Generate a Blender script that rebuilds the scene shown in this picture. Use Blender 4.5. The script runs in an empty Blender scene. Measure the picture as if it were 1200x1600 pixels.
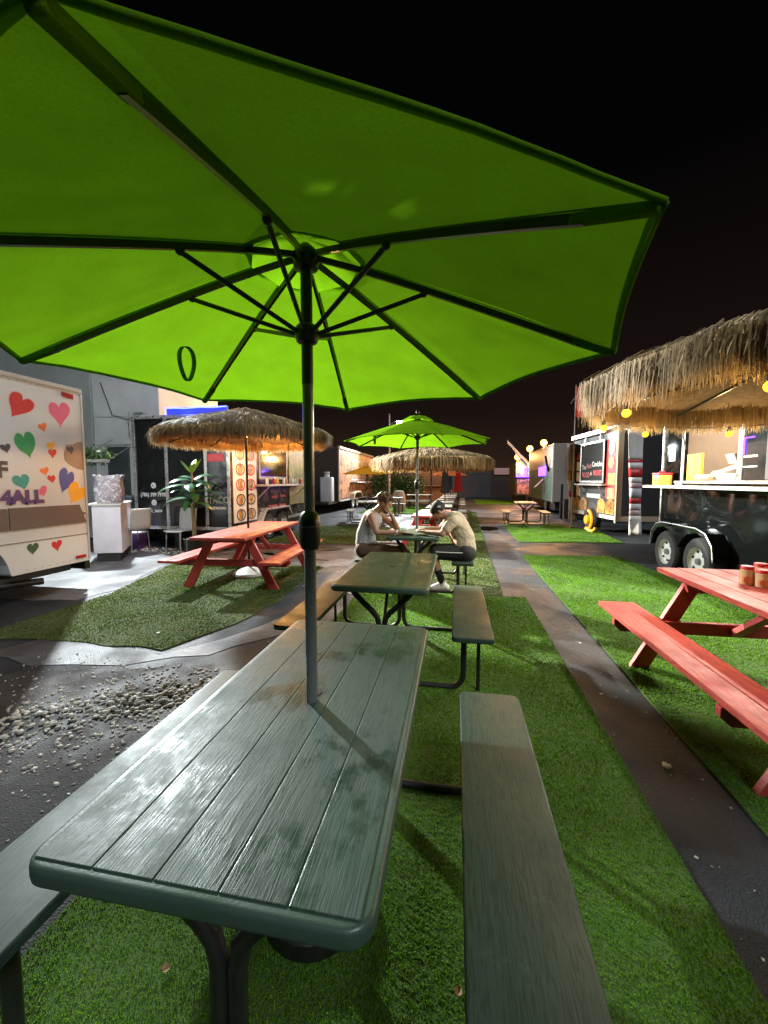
import bpy, bmesh, math, random
import numpy as np
from mathutils import Vector, Matrix, Euler
R = math.radians
random.seed(7)
rng = np.random.default_rng(11)
SC = bpy.context.scene
COL = SC.collection

# ---------------------------------------------------------------- camera
cam = bpy.data.cameras.new('camera')
cam.sensor_fit = 'VERTICAL'; cam.sensor_height = 36.0; cam.sensor_width = 27.0
cam.lens = 36.0 * 625.0 / 1600.0
cam.clip_start = 0.02; cam.clip_end = 600
camo = bpy.data.objects.new('camera', cam); COL.objects.link(camo)
camo.location = (0, 0, 1.45)
camo.rotation_euler = (R(90 - 4.39), 0, R(10.13))
SC.camera = camo

# ---------------------------------------------------------------- world: night sky with a faint warm town glow at the horizon
W = bpy.data.worlds.new('World'); SC.world = W; W.use_nodes = True
nt = W.node_tree; nt.nodes.clear()
wo = nt.nodes.new('ShaderNodeOutputWorld'); bg = nt.nodes.new('ShaderNodeBackground')
sky = nt.nodes.new('ShaderNodeTexSky'); sky.sky_type = 'NISHITA'; sky.sun_disc = False
sky.sun_elevation = R(-7); sky.sun_rotation = R(200)
tc = nt.nodes.new('ShaderNodeTexCoord'); sep = nt.nodes.new('ShaderNodeSeparateXYZ')
nt.links.new(tc.outputs['Generated'], sep.inputs[0])
rmp = nt.nodes.new('ShaderNodeValToRGB')
nt.links.new(sep.outputs['Z'], rmp.inputs[0])
el = rmp.color_ramp.elements
el[0].position = 0.0; el[0].color = (0.018, 0.0095, 0.0062, 1)
el[1].position = 0.55; el[1].color = (0.0007, 0.0006, 0.0007, 1)
e = el.new(0.16); e.color = (0.0062, 0.0037, 0.0030, 1)
mx = nt.nodes.new('ShaderNodeMixRGB'); mx.blend_type = 'ADD'; mx.inputs[0].default_value = 0.02
nt.links.new(rmp.outputs[0], mx.inputs[1]); nt.links.new(sky.outputs[0], mx.inputs[2])
nt.links.new(mx.outputs[0], bg.inputs[0]); nt.links.new(bg.outputs[0], wo.inputs[0])
bg.inputs[1].default_value = 1.0

# added fill from behind the camera: one wide, soft sun lamp
sn = bpy.data.lights.new('fill_sun', 'SUN'); sn.energy = 1.05; sn.angle = R(20); sn.color = (0.86, 0.93, 1.0)
sno = bpy.data.objects.new('fill_sun', sn); COL.objects.link(sno)
sno.rotation_euler = Vector((-0.45, 0.55, -0.75)).to_track_quat('-Z', 'Y').to_euler()

SC.render.engine = 'CYCLES'
SC.view_settings.view_transform = 'Standard'; SC.view_settings.look = 'None'
SC.view_settings.exposure = 0.7; SC.view_settings.gamma = 1.0; SC.view_settings.use_curve_mapping = False
cy = SC.cycles
cy.use_denoising = True; cy.max_bounces = 6; cy.diffuse_bounces = 3; cy.glossy_bounces = 3
cy.transmission_bounces = 4; cy.transparent_max_bounces = 6; cy.sample_clamp_indirect = 4.0
cy.caustics_reflective = False; cy.caustics_refractive = False
cy.use_light_tree = True

# ---------------------------------------------------------------- materials
M = {}
def mat(name, col, rough=0.6, metal=0.0, var=None, bump=None, spec=0.5, coat=0.0, rvar=None, emit=None, estr=0.0, vscale=None, islands=0.0):
    """col; var=(scale, amount, second colour); bump=(scale, strength); rvar=(scale, lo, hi); vscale = stretch of the texture space"""
    m = bpy.data.materials.new(name); m.use_nodes = True
    t = m.node_tree; b = t.nodes['Principled BSDF']; N = t.nodes.new; L = t.links.new
    b.inputs['Base Color'].default_value = (*col, 1); b.inputs['Roughness'].default_value = rough
    b.inputs['Metallic'].default_value = metal; b.inputs['Specular IOR Level'].default_value = spec
    b.inputs['Coat Weight'].default_value = coat
    if emit:
        b.inputs['Emission Color'].default_value = (*emit, 1); b.inputs['Emission Strength'].default_value = estr
    co = N('ShaderNodeTexCoord').outputs['Object']
    if vscale:
        mp = N('ShaderNodeMapping'); mp.inputs['Scale'].default_value = vscale; L(co, mp.inputs[0]); co = mp.outputs[0]
    last = None
    if var:
        n = N('ShaderNodeTexNoise'); n.inputs['Scale'].default_value = var[0]; n.inputs['Detail'].default_value = 6; n.inputs['Roughness'].default_value = 0.62
        L(co, n.inputs['Vector'])
        r = N('ShaderNodeMapRange'); r.inputs[1].default_value = 0.35; r.inputs[2].default_value = 0.68; r.inputs[4].default_value = var[1]
        L(n.outputs[0], r.inputs[0])
        x = N('ShaderNodeMixRGB'); L(r.outputs[0], x.inputs[0]); x.inputs[1].default_value = (*col, 1)
        x.inputs[2].default_value = (*(var[2] if len(var) > 2 else tuple(c * 0.4 for c in col)), 1)
        last = x.outputs[0]
    if islands:
        g = N('ShaderNodeNewGeometry'); h = N('ShaderNodeHueSaturation')
        if last: L(last, h.inputs['Color'])
        else: h.inputs['Color'].default_value = (*col, 1)
        rr = N('ShaderNodeMapRange'); rr.inputs[3].default_value = 1 - islands; rr.inputs[4].default_value = 1 + islands
        L(g.outputs['Random Per Island'], rr.inputs[0]); L(rr.outputs[0], h.inputs['Value'])
        last = h.outputs[0]
    if last: L(last, b.inputs['Base Color'])
    if rvar:
        n2 = N('ShaderNodeTexNoise'); n2.inputs['Scale'].default_value = rvar[0]; n2.inputs['Detail'].default_value = 4; L(co, n2.inputs['Vector'])
        r2 = N('ShaderNodeMapRange'); r2.inputs[1].default_value = 0.38; r2.inputs[2].default_value = 0.62
        r2.inputs[3].default_value = rvar[1]; r2.inputs[4].default_value = rvar[2]
        L(n2.outputs[0], r2.inputs[0]); L(r2.outputs[0], b.inputs['Roughness'])
    if bump:
        n3 = N('ShaderNodeTexNoise'); n3.inputs['Scale'].default_value = bump[0]; n3.inputs['Detail'].default_value = bump[3] if len(bump) > 3 else 5; L(co, n3.inputs['Vector'])
        bp = N('ShaderNodeBump'); bp.inputs['Strength'].default_value = bump[1]; bp.inputs['Distance'].default_value = bump[2] if len(bump) > 2 else 0.01
        L(n3.outputs[0], bp.inputs['Height']); L(bp.outputs[0], b.inputs['Normal'])
    M[name] = m
    return m

def fabric(name, col, trans=0.5, tcol=None, rough=0.9):
    m = bpy.data.materials.new(name); m.use_nodes = True; t = m.node_tree; t.nodes.clear(); N = t.nodes.new; L = t.links.new
    o = N('ShaderNodeOutputMaterial'); d = N('ShaderNodeBsdfDiffuse'); tr = N('ShaderNodeBsdfTranslucent'); x = N('ShaderNodeMixShader')
    co = N('ShaderNodeTexCoord'); n = N('ShaderNodeTexNoise'); n.inputs['Scale'].default_value = 9; n.inputs['Detail'].default_value = 8
    L(co.outputs['Object'], n.inputs['Vector'])
    h = N('ShaderNodeHueSaturation'); h.inputs['Color'].default_value = (*col, 1)
    r = N('ShaderNodeMapRange'); r.inputs[1].default_value = .3; r.inputs[2].default_value = .7; r.inputs[3].default_value = 0.90; r.inputs[4].default_value = 1.05; L(n.outputs[0], r.inputs[0])
    wv = N('ShaderNodeTexNoise'); wv.inputs['Scale'].default_value = 230; wv.inputs['Detail'].default_value = 1; L(co.outputs['Object'], wv.inputs['Vector'])
    rw = N('ShaderNodeMapRange'); rw.inputs[1].default_value = .3; rw.inputs[2].default_value = .7; rw.inputs[3].default_value = .91; rw.inputs[4].default_value = 1.06; L(wv.outputs[0], rw.inputs[0])
    ml = N('ShaderNodeMath'); ml.operation = 'MULTIPLY'; L(r.outputs[0], ml.inputs[0]); L(rw.outputs[0], ml.inputs[1]); L(ml.outputs[0], h.inputs['Value'])
    L(h.outputs[0], d.inputs[0]); h2 = N('ShaderNodeHueSaturation'); h2.inputs['Color'].default_value = (*(tcol or col), 1); L(ml.outputs[0], h2.inputs['Value']); L(h2.outputs[0], tr.inputs[0])
    w = N('ShaderNodeTexNoise'); w.inputs['Scale'].default_value = 420; L(co.outputs['Object'], w.inputs['Vector'])
    bp = N('ShaderNodeBump'); bp.inputs['Strength'].default_value = 0.25; bp.inputs['Distance'].default_value = 0.002; L(w.outputs[0], bp.inputs['Height']); L(bp.outputs[0], d.inputs['Normal'])
    x.inputs[0].default_value = trans; L(d.outputs[0], x.inputs[1]); L(tr.outputs[0], x.inputs[2]); L(x.outputs[0], o.inputs[0])
    M[name] = m; return m

def strand(name, cols, trans=0.35, val=0.5, spec=0.3):
    """many small pieces: a colour for each loose island"""
    m = bpy.data.materials.new(name); m.use_nodes = True; t = m.node_tree; t.nodes.clear(); N = t.nodes.new; L = t.links.new
    o = N('ShaderNodeOutputMaterial'); d = N('ShaderNodeBsdfPrincipled'); tr = N('ShaderNodeBsdfTranslucent'); x = N('ShaderNodeMixShader')
    d.inputs['Roughness'].default_value = val; d.inputs['Specular IOR Level'].default_value = spec
    g = N('ShaderNodeNewGeometry'); rp = N('ShaderNodeValToRGB'); el = rp.color_ramp.elements
    el[0].color = (*cols[0], 1); el[1].color = (*cols[-1], 1)
    for i, c in enumerate(cols[1:-1]):
        e = el.new((i + 1) / (len(cols) - 1)); e.color = (*c, 1)
    L(g.outputs['Random Per Island'], rp.inputs[0])
    co = N('ShaderNodeTexCoord'); n = N('ShaderNodeTexNoise'); n.inputs['Scale'].default_value = 2.3; n.inputs['Detail'].default_value = 5; L(co.outputs['Object'], n.inputs['Vector'])
    h = N('ShaderNodeHueSaturation'); r = N('ShaderNodeMapRange'); r.inputs[1].default_value = .3; r.inputs[2].default_value = .7; r.inputs[3].default_value = 0.6; r.inputs[4].default_value = 1.25
    L(n.outputs[0], r.inputs[0]); L(r.outputs[0], h.inputs['Value']); L(rp.outputs[0], h.inputs['Color'])
    L(h.outputs[0], d.inputs['Base Color']); L(h.outputs[0], tr.inputs[0])
    x.inputs[0].default_value = trans; L(d.outputs[0], x.inputs[1]); L(tr.outputs[0], x.inputs[2]); L(x.outputs[0], o.inputs[0])
    M[name] = m; return m

def grain(name, col, col2, rough=0.38, scale=1.0, strength=0.6, wear=None, spec=0.5, wet=False):
    """boards: grain lines along local Y, moulded or sawn"""
    m = bpy.data.materials.new(name); m.use_nodes = True; t = m.node_tree; b = t.nodes['Principled BSDF']; N = t.nodes.new; L = t.links.new
    co = N('ShaderNodeTexCoord'); oi = N('ShaderNodeObjectInfo')
    add = N('ShaderNodeVectorMath'); add.operation = 'ADD'; sc = N('ShaderNodeVectorMath'); sc.operation = 'SCALE'
    cmb = N('ShaderNodeCombineXYZ'); L(oi.outputs['Random'], cmb.inputs[0]); L(oi.outputs['Random'], cmb.inputs[1])
    L(cmb.outputs[0], sc.inputs[0]); sc.inputs['Scale'].default_value = 13.0
    L(co.outputs['Object'], add.inputs[0]); L(sc.outputs[0], add.inputs[1])
    mp = N('ShaderNodeMapping'); mp.inputs['Scale'].default_value = (26 * scale, 1.5 * scale, 26 * scale); L(add.outputs[0], mp.inputs[0])
    n = N('ShaderNodeTexNoise'); n.inputs['Scale'].default_value = 1.0; n.inputs['Detail'].default_value = 3; n.inputs['Distortion'].default_value = 0.5; L(mp.outputs[0], n.inputs['Vector'])
    # rings: the noise value folded into lines
    mu = N('ShaderNodeMath'); mu.operation = 'MULTIPLY'; mu.inputs[1].default_value = 46.0; L(n.outputs[0], mu.inputs[0])
    si = N('ShaderNodeMath'); si.operation = 'SINE'; L(mu.outputs[0], si.inputs[0])
    mp2 = N('ShaderNodeMapping'); mp2.inputs['Scale'].default_value = (240 * scale, 7 * scale, 240 * scale); L(add.outputs[0], mp2.inputs[0])
    n2 = N('ShaderNodeTexNoise'); n2.inputs['Scale'].default_value = 1.0; n2.inputs['Detail'].default_value = 2; L(mp2.outputs[0], n2.inputs['Vector'])
    ad = N('ShaderNodeMath'); ad.operation = 'MULTIPLY_ADD'; L(si.outputs[0], ad.inputs[0]); ad.inputs[1].default_value = 0.35; L(n2.outputs[0], ad.inputs[2])
    bp = N('ShaderNodeBump'); bp.inputs['Strength'].default_value = strength; bp.inputs['Distance'].default_value = 0.0035
    L(ad.outputs[0], bp.inputs['Height']); L(bp.outputs[0], b.inputs['Normal'])
    big = N('ShaderNodeTexNoise'); big.inputs['Scale'].default_value = 3.2; big.inputs['Detail'].default_value = 7; big.inputs['Roughness'].default_value = .65; L(add.outputs[0], big.inputs['Vector'])
    r = N('ShaderNodeMapRange'); r.inputs[1].default_value = .36; r.inputs[2].default_value = .66; L(big.outputs[0], r.inputs[0])
    x = N('ShaderNodeMixRGB'); x.inputs[1].default_value = (*col, 1); x.inputs[2].default_value = (*col2, 1); L(r.outputs[0], x.inputs[0])
    last = x.outputs[0]
    # the colour is darker in the valleys of the grain
    x3 = N('ShaderNodeMixRGB'); x3.blend_type = 'MULTIPLY'; r3 = N('ShaderNodeMapRange'); r3.inputs[1].default_value = .1; r3.inputs[2].default_value = .55; r3.inputs[3].default_value = .62; r3.inputs[4].default_value = 1.0
    L(ad.outputs[0], r3.inputs[0]); x3.inputs[0].default_value = 1.0; L(last, x3.inputs[1]); L(r3.outputs[0], x3.inputs[2]); last = x3.outputs[0]
    if wear:
        w = N('ShaderNodeTexNoise'); w.inputs['Scale'].default_value = 5.5; w.inputs['Detail'].default_value = 9; w.inputs['Roughness'].default_value = .72; L(add.outputs[0], w.inputs['Vector'])
        r4 = N('ShaderNodeMapRange'); r4.inputs[1].default_value = .60; r4.inputs[2].default_value = .67; L(w.outputs[0], r4.inputs[0])
        x4 = N('ShaderNodeMixRGB'); L(r4.outputs[0], x4.inputs[0]); L(last, x4.inputs[1]); x4.inputs[2].default_value = (*wear, 1); last = x4.outputs[0]
    L(last, b.inputs['Base Color'])
    rr = N('ShaderNodeMapRange'); rr.inputs[1].default_value = .35; rr.inputs[2].default_value = .65; rr.inputs[3].default_value = rough - .09; rr.inputs[4].default_value = rough + .14
    L(big.outputs[0], rr.inputs[0]); rout = rr.outputs[0]; b.inputs['Specular IOR Level'].default_value = spec
    if wet:
        # damp stains that run across neighbouring boards, darker and glossier
        ps = N('ShaderNodeNewGeometry'); ws = N('ShaderNodeTexNoise'); ws.inputs['Scale'].default_value = 3.4; ws.inputs['Detail'].default_value = 8; ws.inputs['Roughness'].default_value = .7; L(ps.outputs['Position'], ws.inputs['Vector'])
        wr = N('ShaderNodeMapRange'); wr.inputs[1].default_value = .52; wr.inputs[2].default_value = .60; L(ws.outputs[0], wr.inputs[0])
        wm = N('ShaderNodeMixRGB'); wm.blend_type = 'MULTIPLY'; L(wr.outputs[0], wm.inputs[0]); L(last, wm.inputs[1]); wm.inputs[2].default_value = (.74, .78, .76, 1); L(wm.outputs[0], b.inputs['Base Color'])
        wx = N('ShaderNodeMixRGB'); L(wr.outputs[0], wx.inputs[0]); L(rout, wx.inputs[1]); wx.inputs[2].default_value = (.29, .29, .29, 1); rout = wx.outputs[0]
    L(rout, b.inputs['Roughness'])
    M[name] = m; return m

def printed(name, cols, scale=6.0, base=(0.7, 0.68, 0.64), seed=0.0):
    """a flat print seen from afar: patches of picture colours"""
    m = bpy.data.materials.new(name); m.use_nodes = True; t = m.node_tree; b = t.nodes['Principled BSDF']; N = t.nodes.new; L = t.links.new
    co = N('ShaderNodeTexCoord'); mp = N('ShaderNodeMapping'); mp.inputs['Location'].default_value = (seed, seed * 1.7, seed * .6); L(co.outputs['Object'], mp.inputs[0])
    ns = N('ShaderNodeTexNoise'); ns.inputs['Scale'].default_value = scale; ns.inputs['Detail'].default_value = 5; ns.inputs['Distortion'].default_value = 1.4; L(mp.outputs[0], ns.inputs['Vector'])
    rp = N('ShaderNodeValToRGB'); rp.color_ramp.interpolation = 'LINEAR'; el = rp.color_ramp.elements
    el[0].position = .25; el[0].color = (*base, 1); el[1].position = .75; el[1].color = (*cols[-1], 1)
    for i, c in enumerate(cols[:-1]):
        e = el.new(.36 + .33 * i / max(1, len(cols) - 1)); e.color = (*c, 1)
    L(ns.outputs[0], rp.inputs[0]); L(rp.outputs[0], b.inputs['Base Color']); b.inputs['Roughness'].default_value = .45
    M[name] = m; return m

def emitter(name, col, s):
    m = bpy.data.materials.new(name); m.use_nodes = True; t = m.node_tree; t.nodes.clear()
    o = t.nodes.new('ShaderNodeOutputMaterial'); em = t.nodes.new('ShaderNodeEmission'); em.inputs[0].default_value = (*col, 1); em.inputs[1].default_value = s
    t.links.new(em.outputs[0], o.inputs[0]); M[name] = m; return m

grain('green_bench', (.046, .080, .060), (.032, .058, .044), rough=.46, scale=2.2, strength=.10, wear=(.07, .10, .08), spec=.35)
grain('green_board', (.047, .086, .063), (.031, .060, .044), rough=.47, scale=2.1, strength=.15, wear=(.060, .095, .075), spec=.33, wet=True)
grain('tan_board', (.17, .15, .095), (.10, .105, .075), rough=.5, scale=1.6, strength=.22, wear=(.09, .085, .06), spec=.35)
mat('green_plastic', (.049, .086, .065), .42, var=(4, .6, (.04, .07, .054)), bump=(160, .25, .002), rvar=(6, .34, .52))
mat('tan_plastic', (.15, .14, .10), .45, var=(4, .6, (.09, .09, .07)), bump=(160, .25, .002))
mat('black_steel', (.012, .012, .013), .42, var=(25, .5, (.03, .025, .02)), bump=(220, .15, .001))
mat('pole_black', (.012, .014, .014), .35, bump=(300, .08, .001))
mat('pole_grey', (.17, .185, .19), .3, metal=.12, var=(12, .5, (.13, .14, .145)), rvar=(20, .22, .36))
fabric('lime_fabric', (.165, .365, .010), .44, (.150, .345, .006))
fabric('lime_hem', (.135, .30, .012), .4, (.145, .33, .008))
fabric('orange_fabric', (.62, .16, .05), .45)
fabric('red_fabric', (.42, .03, .025), .35)
fabric('yellow_fabric', (.62, .36, .03), .45)
fabric('flag_white', (.7, .7, .72), .4)
fabric('flag_blue', (.05, .1, .42), .4)
grain('red_paint', (.46, .05, .042), (.37, .038, .034), rough=.5, strength=.35, wear=(.30, .075, .05))
grain('red_paint_top', (.47, .075, .052), (.38, .052, .042), rough=.55, strength=.3, wear=(.30, .085, .055), spec=.3)
strand('straw', [(.20, .12, .045), (.36, .235, .095), (.43, .295, .14), (.27, .17, .07), (.48, .35, .18)], .5, .6, .2)
strand('straw_top', [(.11, .078, .042), (.22, .158, .085), (.32, .235, .13), (.165, .115, .062), (.42, .33, .215)], .15, .65, .2)
mat('straw_under', (.16, .11, .06), .9, var=(30, .8), bump=(60, .6))
strand('turf_blade', [(.065, .175, .006), (.112, .28, .010), (.15, .335, .012), (.085, .22, .008), (.19, .33, .03)], .38, .65, .12)
strand('turf_blade_worn', [(.045, .085, .011), (.085, .145, .02), (.115, .175, .028), (.062, .115, .015), (.15, .17, .05)], .30, .65, .12)
mat('turf_back', (.04, .11, .010), .95, var=(9, .9, (.05, .085, .014)), bump=(200, .8, .01))
mat('turf_back_worn', (.05, .08, .016), .95, var=(7, .9, (.06, .06, .024)), bump=(200, .8, .01))
mat('pebble', (.40, .385, .34), .75, var=(40, .5, (.24, .225, .195)), islands=.45)
mat('white_paint', (.60, .61, .62), .42, var=(1.3, .35, (.48, .48, .475)), rvar=(3, .32, .55), bump=(2.2, .12, .02))
mat('brown_stripe', (.14, .10, .085), .5, var=(3, .5, (.10, .075, .065)))
mat('tan_patch', (.36, .25, .18), .6, var=(5, .4))
for nm, c in dict(red=(.50, .012, .015), pink=(.62, .10, .20), orange=(.70, .14, .02), green=(.01, .25, .07), black=(.045, .04, .05), yellow=(.80, .38, .01),
                  plum=(.06, .035, .06), blue=(.035, .06, .30), teal=(.01, .27, .24), dgreen=(.025, .07, .03), purple=(.07, .03, .16), halo=(.60, .42, .33)).items():
    mat('heart_' + nm, c, .55, var=(14, .45, tuple(min(1, x * 1.25 + .02) for x in c)))
for nm, c in dict(red=(.62, .36, .34), pink=(.68, .50, .52), orange=(.70, .50, .40), green=(.45, .58, .47), black=(.46, .45, .44), yellow=(.74, .62, .42), plum=(.22, .15, .13), blue=(.46, .47, .55), teal=(.42, .56, .53), dgreen=(.44, .48, .42)).items(): mat('spray_' + nm, c, .5, var=(9, .5, (.70, .67, .62)))
mat('hatch_grey', (.026, .029, .029), .8, spec=.1, var=(3, .4, (.022, .024, .024)))
mat('tail_red', (.35, .01, .015), .3, coat=.4)
mat('rubber', (.014, .014, .015), .8, bump=(90, .3, .004), var=(14, .5, (.035, .03, .026)))
mat('rim_white', (.62, .63, .60), .4, var=(12, .5, (.42, .40, .36)))
mat('rim_grey', (.22, .22, .22), .4, metal=.6)
mat('trailer_black', (.004, .005, .005), .1, bump=(1.5, 1.0, .14, 0), rvar=(3, .05, .12), spec=.5)
mat('taco_black', (.008, .0085, .009), .16, bump=(1.2, .06, .03), rvar=(4, .1, .3))
mat('matte_black', (.010, .010, .011), .6, var=(5, .5, (.02, .018, .016)))
mat('dark_glass', (.012, .014, .014), .08, coat=.3)
mat('alu', (.50, .50, .48), .35, metal=.75, var=(9, .5, (.36, .35, .33)), rvar=(20, .25, .5))
mat('white_trim', (.46, .45, .42), .5, var=(8, .5, (.34, .31, .27)))
mat('cream_wall', (.66, .53, .42), .6, var=(3, .3))
mat('inner_dark', (.05, .045, .042), .7)
mat('steel', (.45, .45, .44), .3, metal=.9)
mat('stucco', (.52, .53, .51), .9, var=(.9, .75, (.34, .34, .33)), bump=(60, .35, .01))
mat('stucco_pink', (.42, .36, .32), .9, var=(1.1, .6, (.30, .26, .24)), bump=(60, .35, .01))
mat('stucco_dark', (.26, .28, .265), .9, var=(1.2, .6, (.20, .215, .20)), bump=(60, .3, .01))
mat('door_dark', (.045, .055, .055), .55, var=(6, .5))
mat('grey_blue', (.075, .10, .115), .5, var=(5, .5))
mat('chair_shell', (.42, .44, .45), .45, var=(6, .4, (.33, .35, .36)))
mat('white_cloth', (.60, .58, .64), .8, var=(4, .5, (.42, .41, .46)))
mat('white_print', (.66, .66, .64), .5)
mat('letter_white', (.80, .80, .78), .5)
mat('letter_grey', (.26, .30, .27), .5)
mat('letter_red', (.70, .04, .06), .5)
mat('print_red', (.55, .03, .035), .45, var=(2, .25, (.45, .02, .03)))
mat('print_white', (.76, .72, .70), .5, var=(8, .4, (.6, .55, .54)))
mat('print_pink', (.62, .42, .42), .5, var=(6, .5, (.5, .3, .3)))
printed('food_photo', [(.45, .12, .03), (.62, .34, .07), (.12, .05, .02), (.65, .48, .26)], 5.0, (.07, .06, .055))
printed('food_plate', [(.42, .34, .24), (.50, .16, .05), (.22, .2, .09)], 9.0, (.40, .33, .27), 3.1)
printed('mural_warm', [(.30, .10, .05), (.55, .26, .14), (.06, .035, .03), (.48, .36, .26)], 1.6, (.10, .055, .04), 1.0)
printed('mural_corn', [(.55, .34, .05), (.10, .22, .04), (.62, .45, .12)], 3.0, (.35, .22, .10), 5.0)
printed('mural_green', [(.2, .33, .27), (.05, .12, .10), (.45, .5, .42)], 4.0, (.12, .17, .15), 2.0)
printed('bag_print', [(.5, .48, .46), (.12, .10, .16), (.42, .40, .33)], 9.0, (.62, .6, .58), 4.0)
mat('leaf_dark', (.018, .075, .028), .28, var=(8, .6, (.03, .11, .035)))
mat('leaf_light', (.16, .32, .04), .35, var=(8, .5, (.26, .40, .08)))
strand('leaf_mass', [(.02, .07, .02), (.06, .14, .03), (.16, .22, .07), (.035, .10, .03)], .3, .4)
mat('bark', (.13, .11, .06), .85, bump=(50, .5), vscale=(1, 1, 6))
mat('plastic_grey', (.46, .45, .46), .5, var=(7, .6, (.34, .33, .35)))
mat('fence_grey', (.085, .085, .088), .85, var=(4, .8, (.055, .05, .05)), islands=.25)
mat('fence_brown', (.075, .05, .04), .85, var=(4, .8), islands=.25)
mat('wood_orange', (.36, .14, .05), .7, var=(6, .5))
mat('wood_pale', (.40, .30, .20), .7, var=(9, .5, (.28, .20, .13)), vscale=(6, 6, 1))
mat('box_grey', (.30, .285, .26), .55, var=(1.2, .5, (.24, .22, .20)))
mat('ac_beige', (.36, .32, .26), .6)
mat('clamp_yellow', (.72, .36, .02), .4)
mat('card_yellow', (.80, .44, .02), .5)
mat('card_dots', (.42, .18, .01), .6)
mat('jar_orange', (.70, .22, .04), .3, var=(22, .6, (.75, .42, .14)))
mat('jar_glass', (.60, .42, .26), .18, var=(10, .7, (.45, .26, .12)), coat=.5)
mat('jar_fill', (.62, .28, .12), .35, var=(30, .6, (.50, .17, .08)))
mat('lid_red', (.52, .018, .035), .35)
mat('cream_plastic', (.40, .35, .28), .5)
mat('skin_a', (.33, .18, .115), .5, var=(9, .35, (.33, .165, .105)), bump=(120, .1, .002))
mat('skin_b', (.42, .24, .165), .5, var=(9, .35, (.42, .22, .15)), bump=(120, .1, .002))
mat('hair_brown', (.075, .032, .018), .55, bump=(70, .9, .02), var=(30, .7, (.09, .035, .02)))
mat('tank_cloth', (.33, .34, .36), .85, bump=(26, .5, .02), var=(5, .3))
mat('tee_cloth', (.47, .40, .29), .85, bump=(15, .9, .03), var=(4, .4, (.33, .26, .17)))
mat('tee_print', (.30, .27, .20), .85)
mat('brown_cloth', (.095, .05, .03), .85, bump=(24, .5, .02))
mat('black_cloth', (.012, .014, .016), .8, bump=(24, .5, .02))
mat('white_cloth_b', (.7, .69, .66), .7)
mat('phone', (.01, .01, .012), .12)
mat('litter', (.6, .6, .58), .6, bump=(40, 1, .02))
mat('leaf_dry', (.24, .15, .07), .8)
mat('puddle', (.012, .011, .011), .04, spec=.6)
emitter('lamp_white', (.92, .97, 1.0), 60); emitter('lamp_orange', (1.0, .42, .08), 7); emitter('bulb_yellow', (1.0, .55, .03), 2.2)
emitter('led_blue', (.03, .04, 1.0), 14); emitter('led_violet', (.12, .03, 1.0), 9); emitter('tube_warm', (1.0, .88, .72), 6); emitter('screen_white', (.8, .9, 1.0), 2.5)

def ground_mat(name, dry, wet, patch, rough_lo, rough_hi, scale, extra=None):
    m = bpy.data.materials.new(name); m.use_nodes = True; t = m.node_tree; b = t.nodes['Principled BSDF']; N = t.nodes.new; L = t.links.new
    co = N('ShaderNodeTexCoord').outputs['Object']
    def noise(s, d=6, r=.6):
        n = N('ShaderNodeTexNoise'); n.inputs['Scale'].default_value = s; n.inputs['Detail'].default_value = d; n.inputs['Roughness'].default_value = r; L(co, n.inputs['Vector']); return n.outputs[0]
    def rng_(a, lo, hi, o0=0, o1=1):
        r = N('ShaderNodeMapRange'); r.inputs[1].default_value = lo; r.inputs[2].default_value = hi; r.inputs[3].default_value = o0; r.inputs[4].default_value = o1; L(a, r.inputs[0]); return r.outputs[0]
    a = rng_(noise(scale), .40, .60)
    x = N('ShaderNodeMixRGB'); L(a, x.inputs[0]); x.inputs[1].default_value = (*dry, 1); x.inputs[2].default_value = (*wet, 1)
    v = N('ShaderNodeTexVoronoi'); v.inputs['Scale'].default_value = 130; L(co, v.inputs['Vector'])
    y = N('ShaderNodeMixRGB'); y.blend_type = 'MULTIPLY'; y.inputs[0].default_value = .8; L(x.outputs[0], y.inputs[1]); L(rng_(v.outputs['Color'], 0, 1, .55, 1.5), y.inputs[2])
    z = N('ShaderNodeMixRGB'); L(rng_(noise(scale * .45, 8, .7), .56, .64), z.inputs[0]); L(y.outputs[0], z.inputs[1]); z.inputs[2].default_value = (*patch, 1)
    L(z.outputs[0], b.inputs['Base Color'])
    L(rng_(noise(scale * .8, 3), .42, .58, rough_lo, rough_hi), b.inputs['Roughness'])
    h = N('ShaderNodeMath'); h.operation = 'ADD'; L(v.outputs['Distance'], h.inputs[0]); L(noise(24, 4), h.inputs[1])
    bp = N('ShaderNodeBump'); bp.inputs['Strength'].default_value = .55; bp.inputs['Distance'].default_value = .006; L(h.outputs[0], bp.inputs['Height']); L(bp.outputs[0], b.inputs['Normal'])
    M[name] = m
ground_mat('asphalt', (.0150, .0190, .0255), (.0092, .0112, .0148), (.021, .0245, .030), .5, .85, .9)
ground_mat('concrete', (.13, .138, .148), (.07, .073, .078), (.042, .042, .043), .4, .8, 1.3)
ground_mat('concrete_orange_lit', (.10, .08, .073), (.058, .047, .044), (.035, .03, .028), .45, .8, 1.1)  # pinkish tint puts orange lamplight into the concrete colour
ground_mat('dirt', (.028, .0275, .0275), (.016, .016, .0165), (.04, .038, .036), .6, .95, 1.7)

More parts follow.
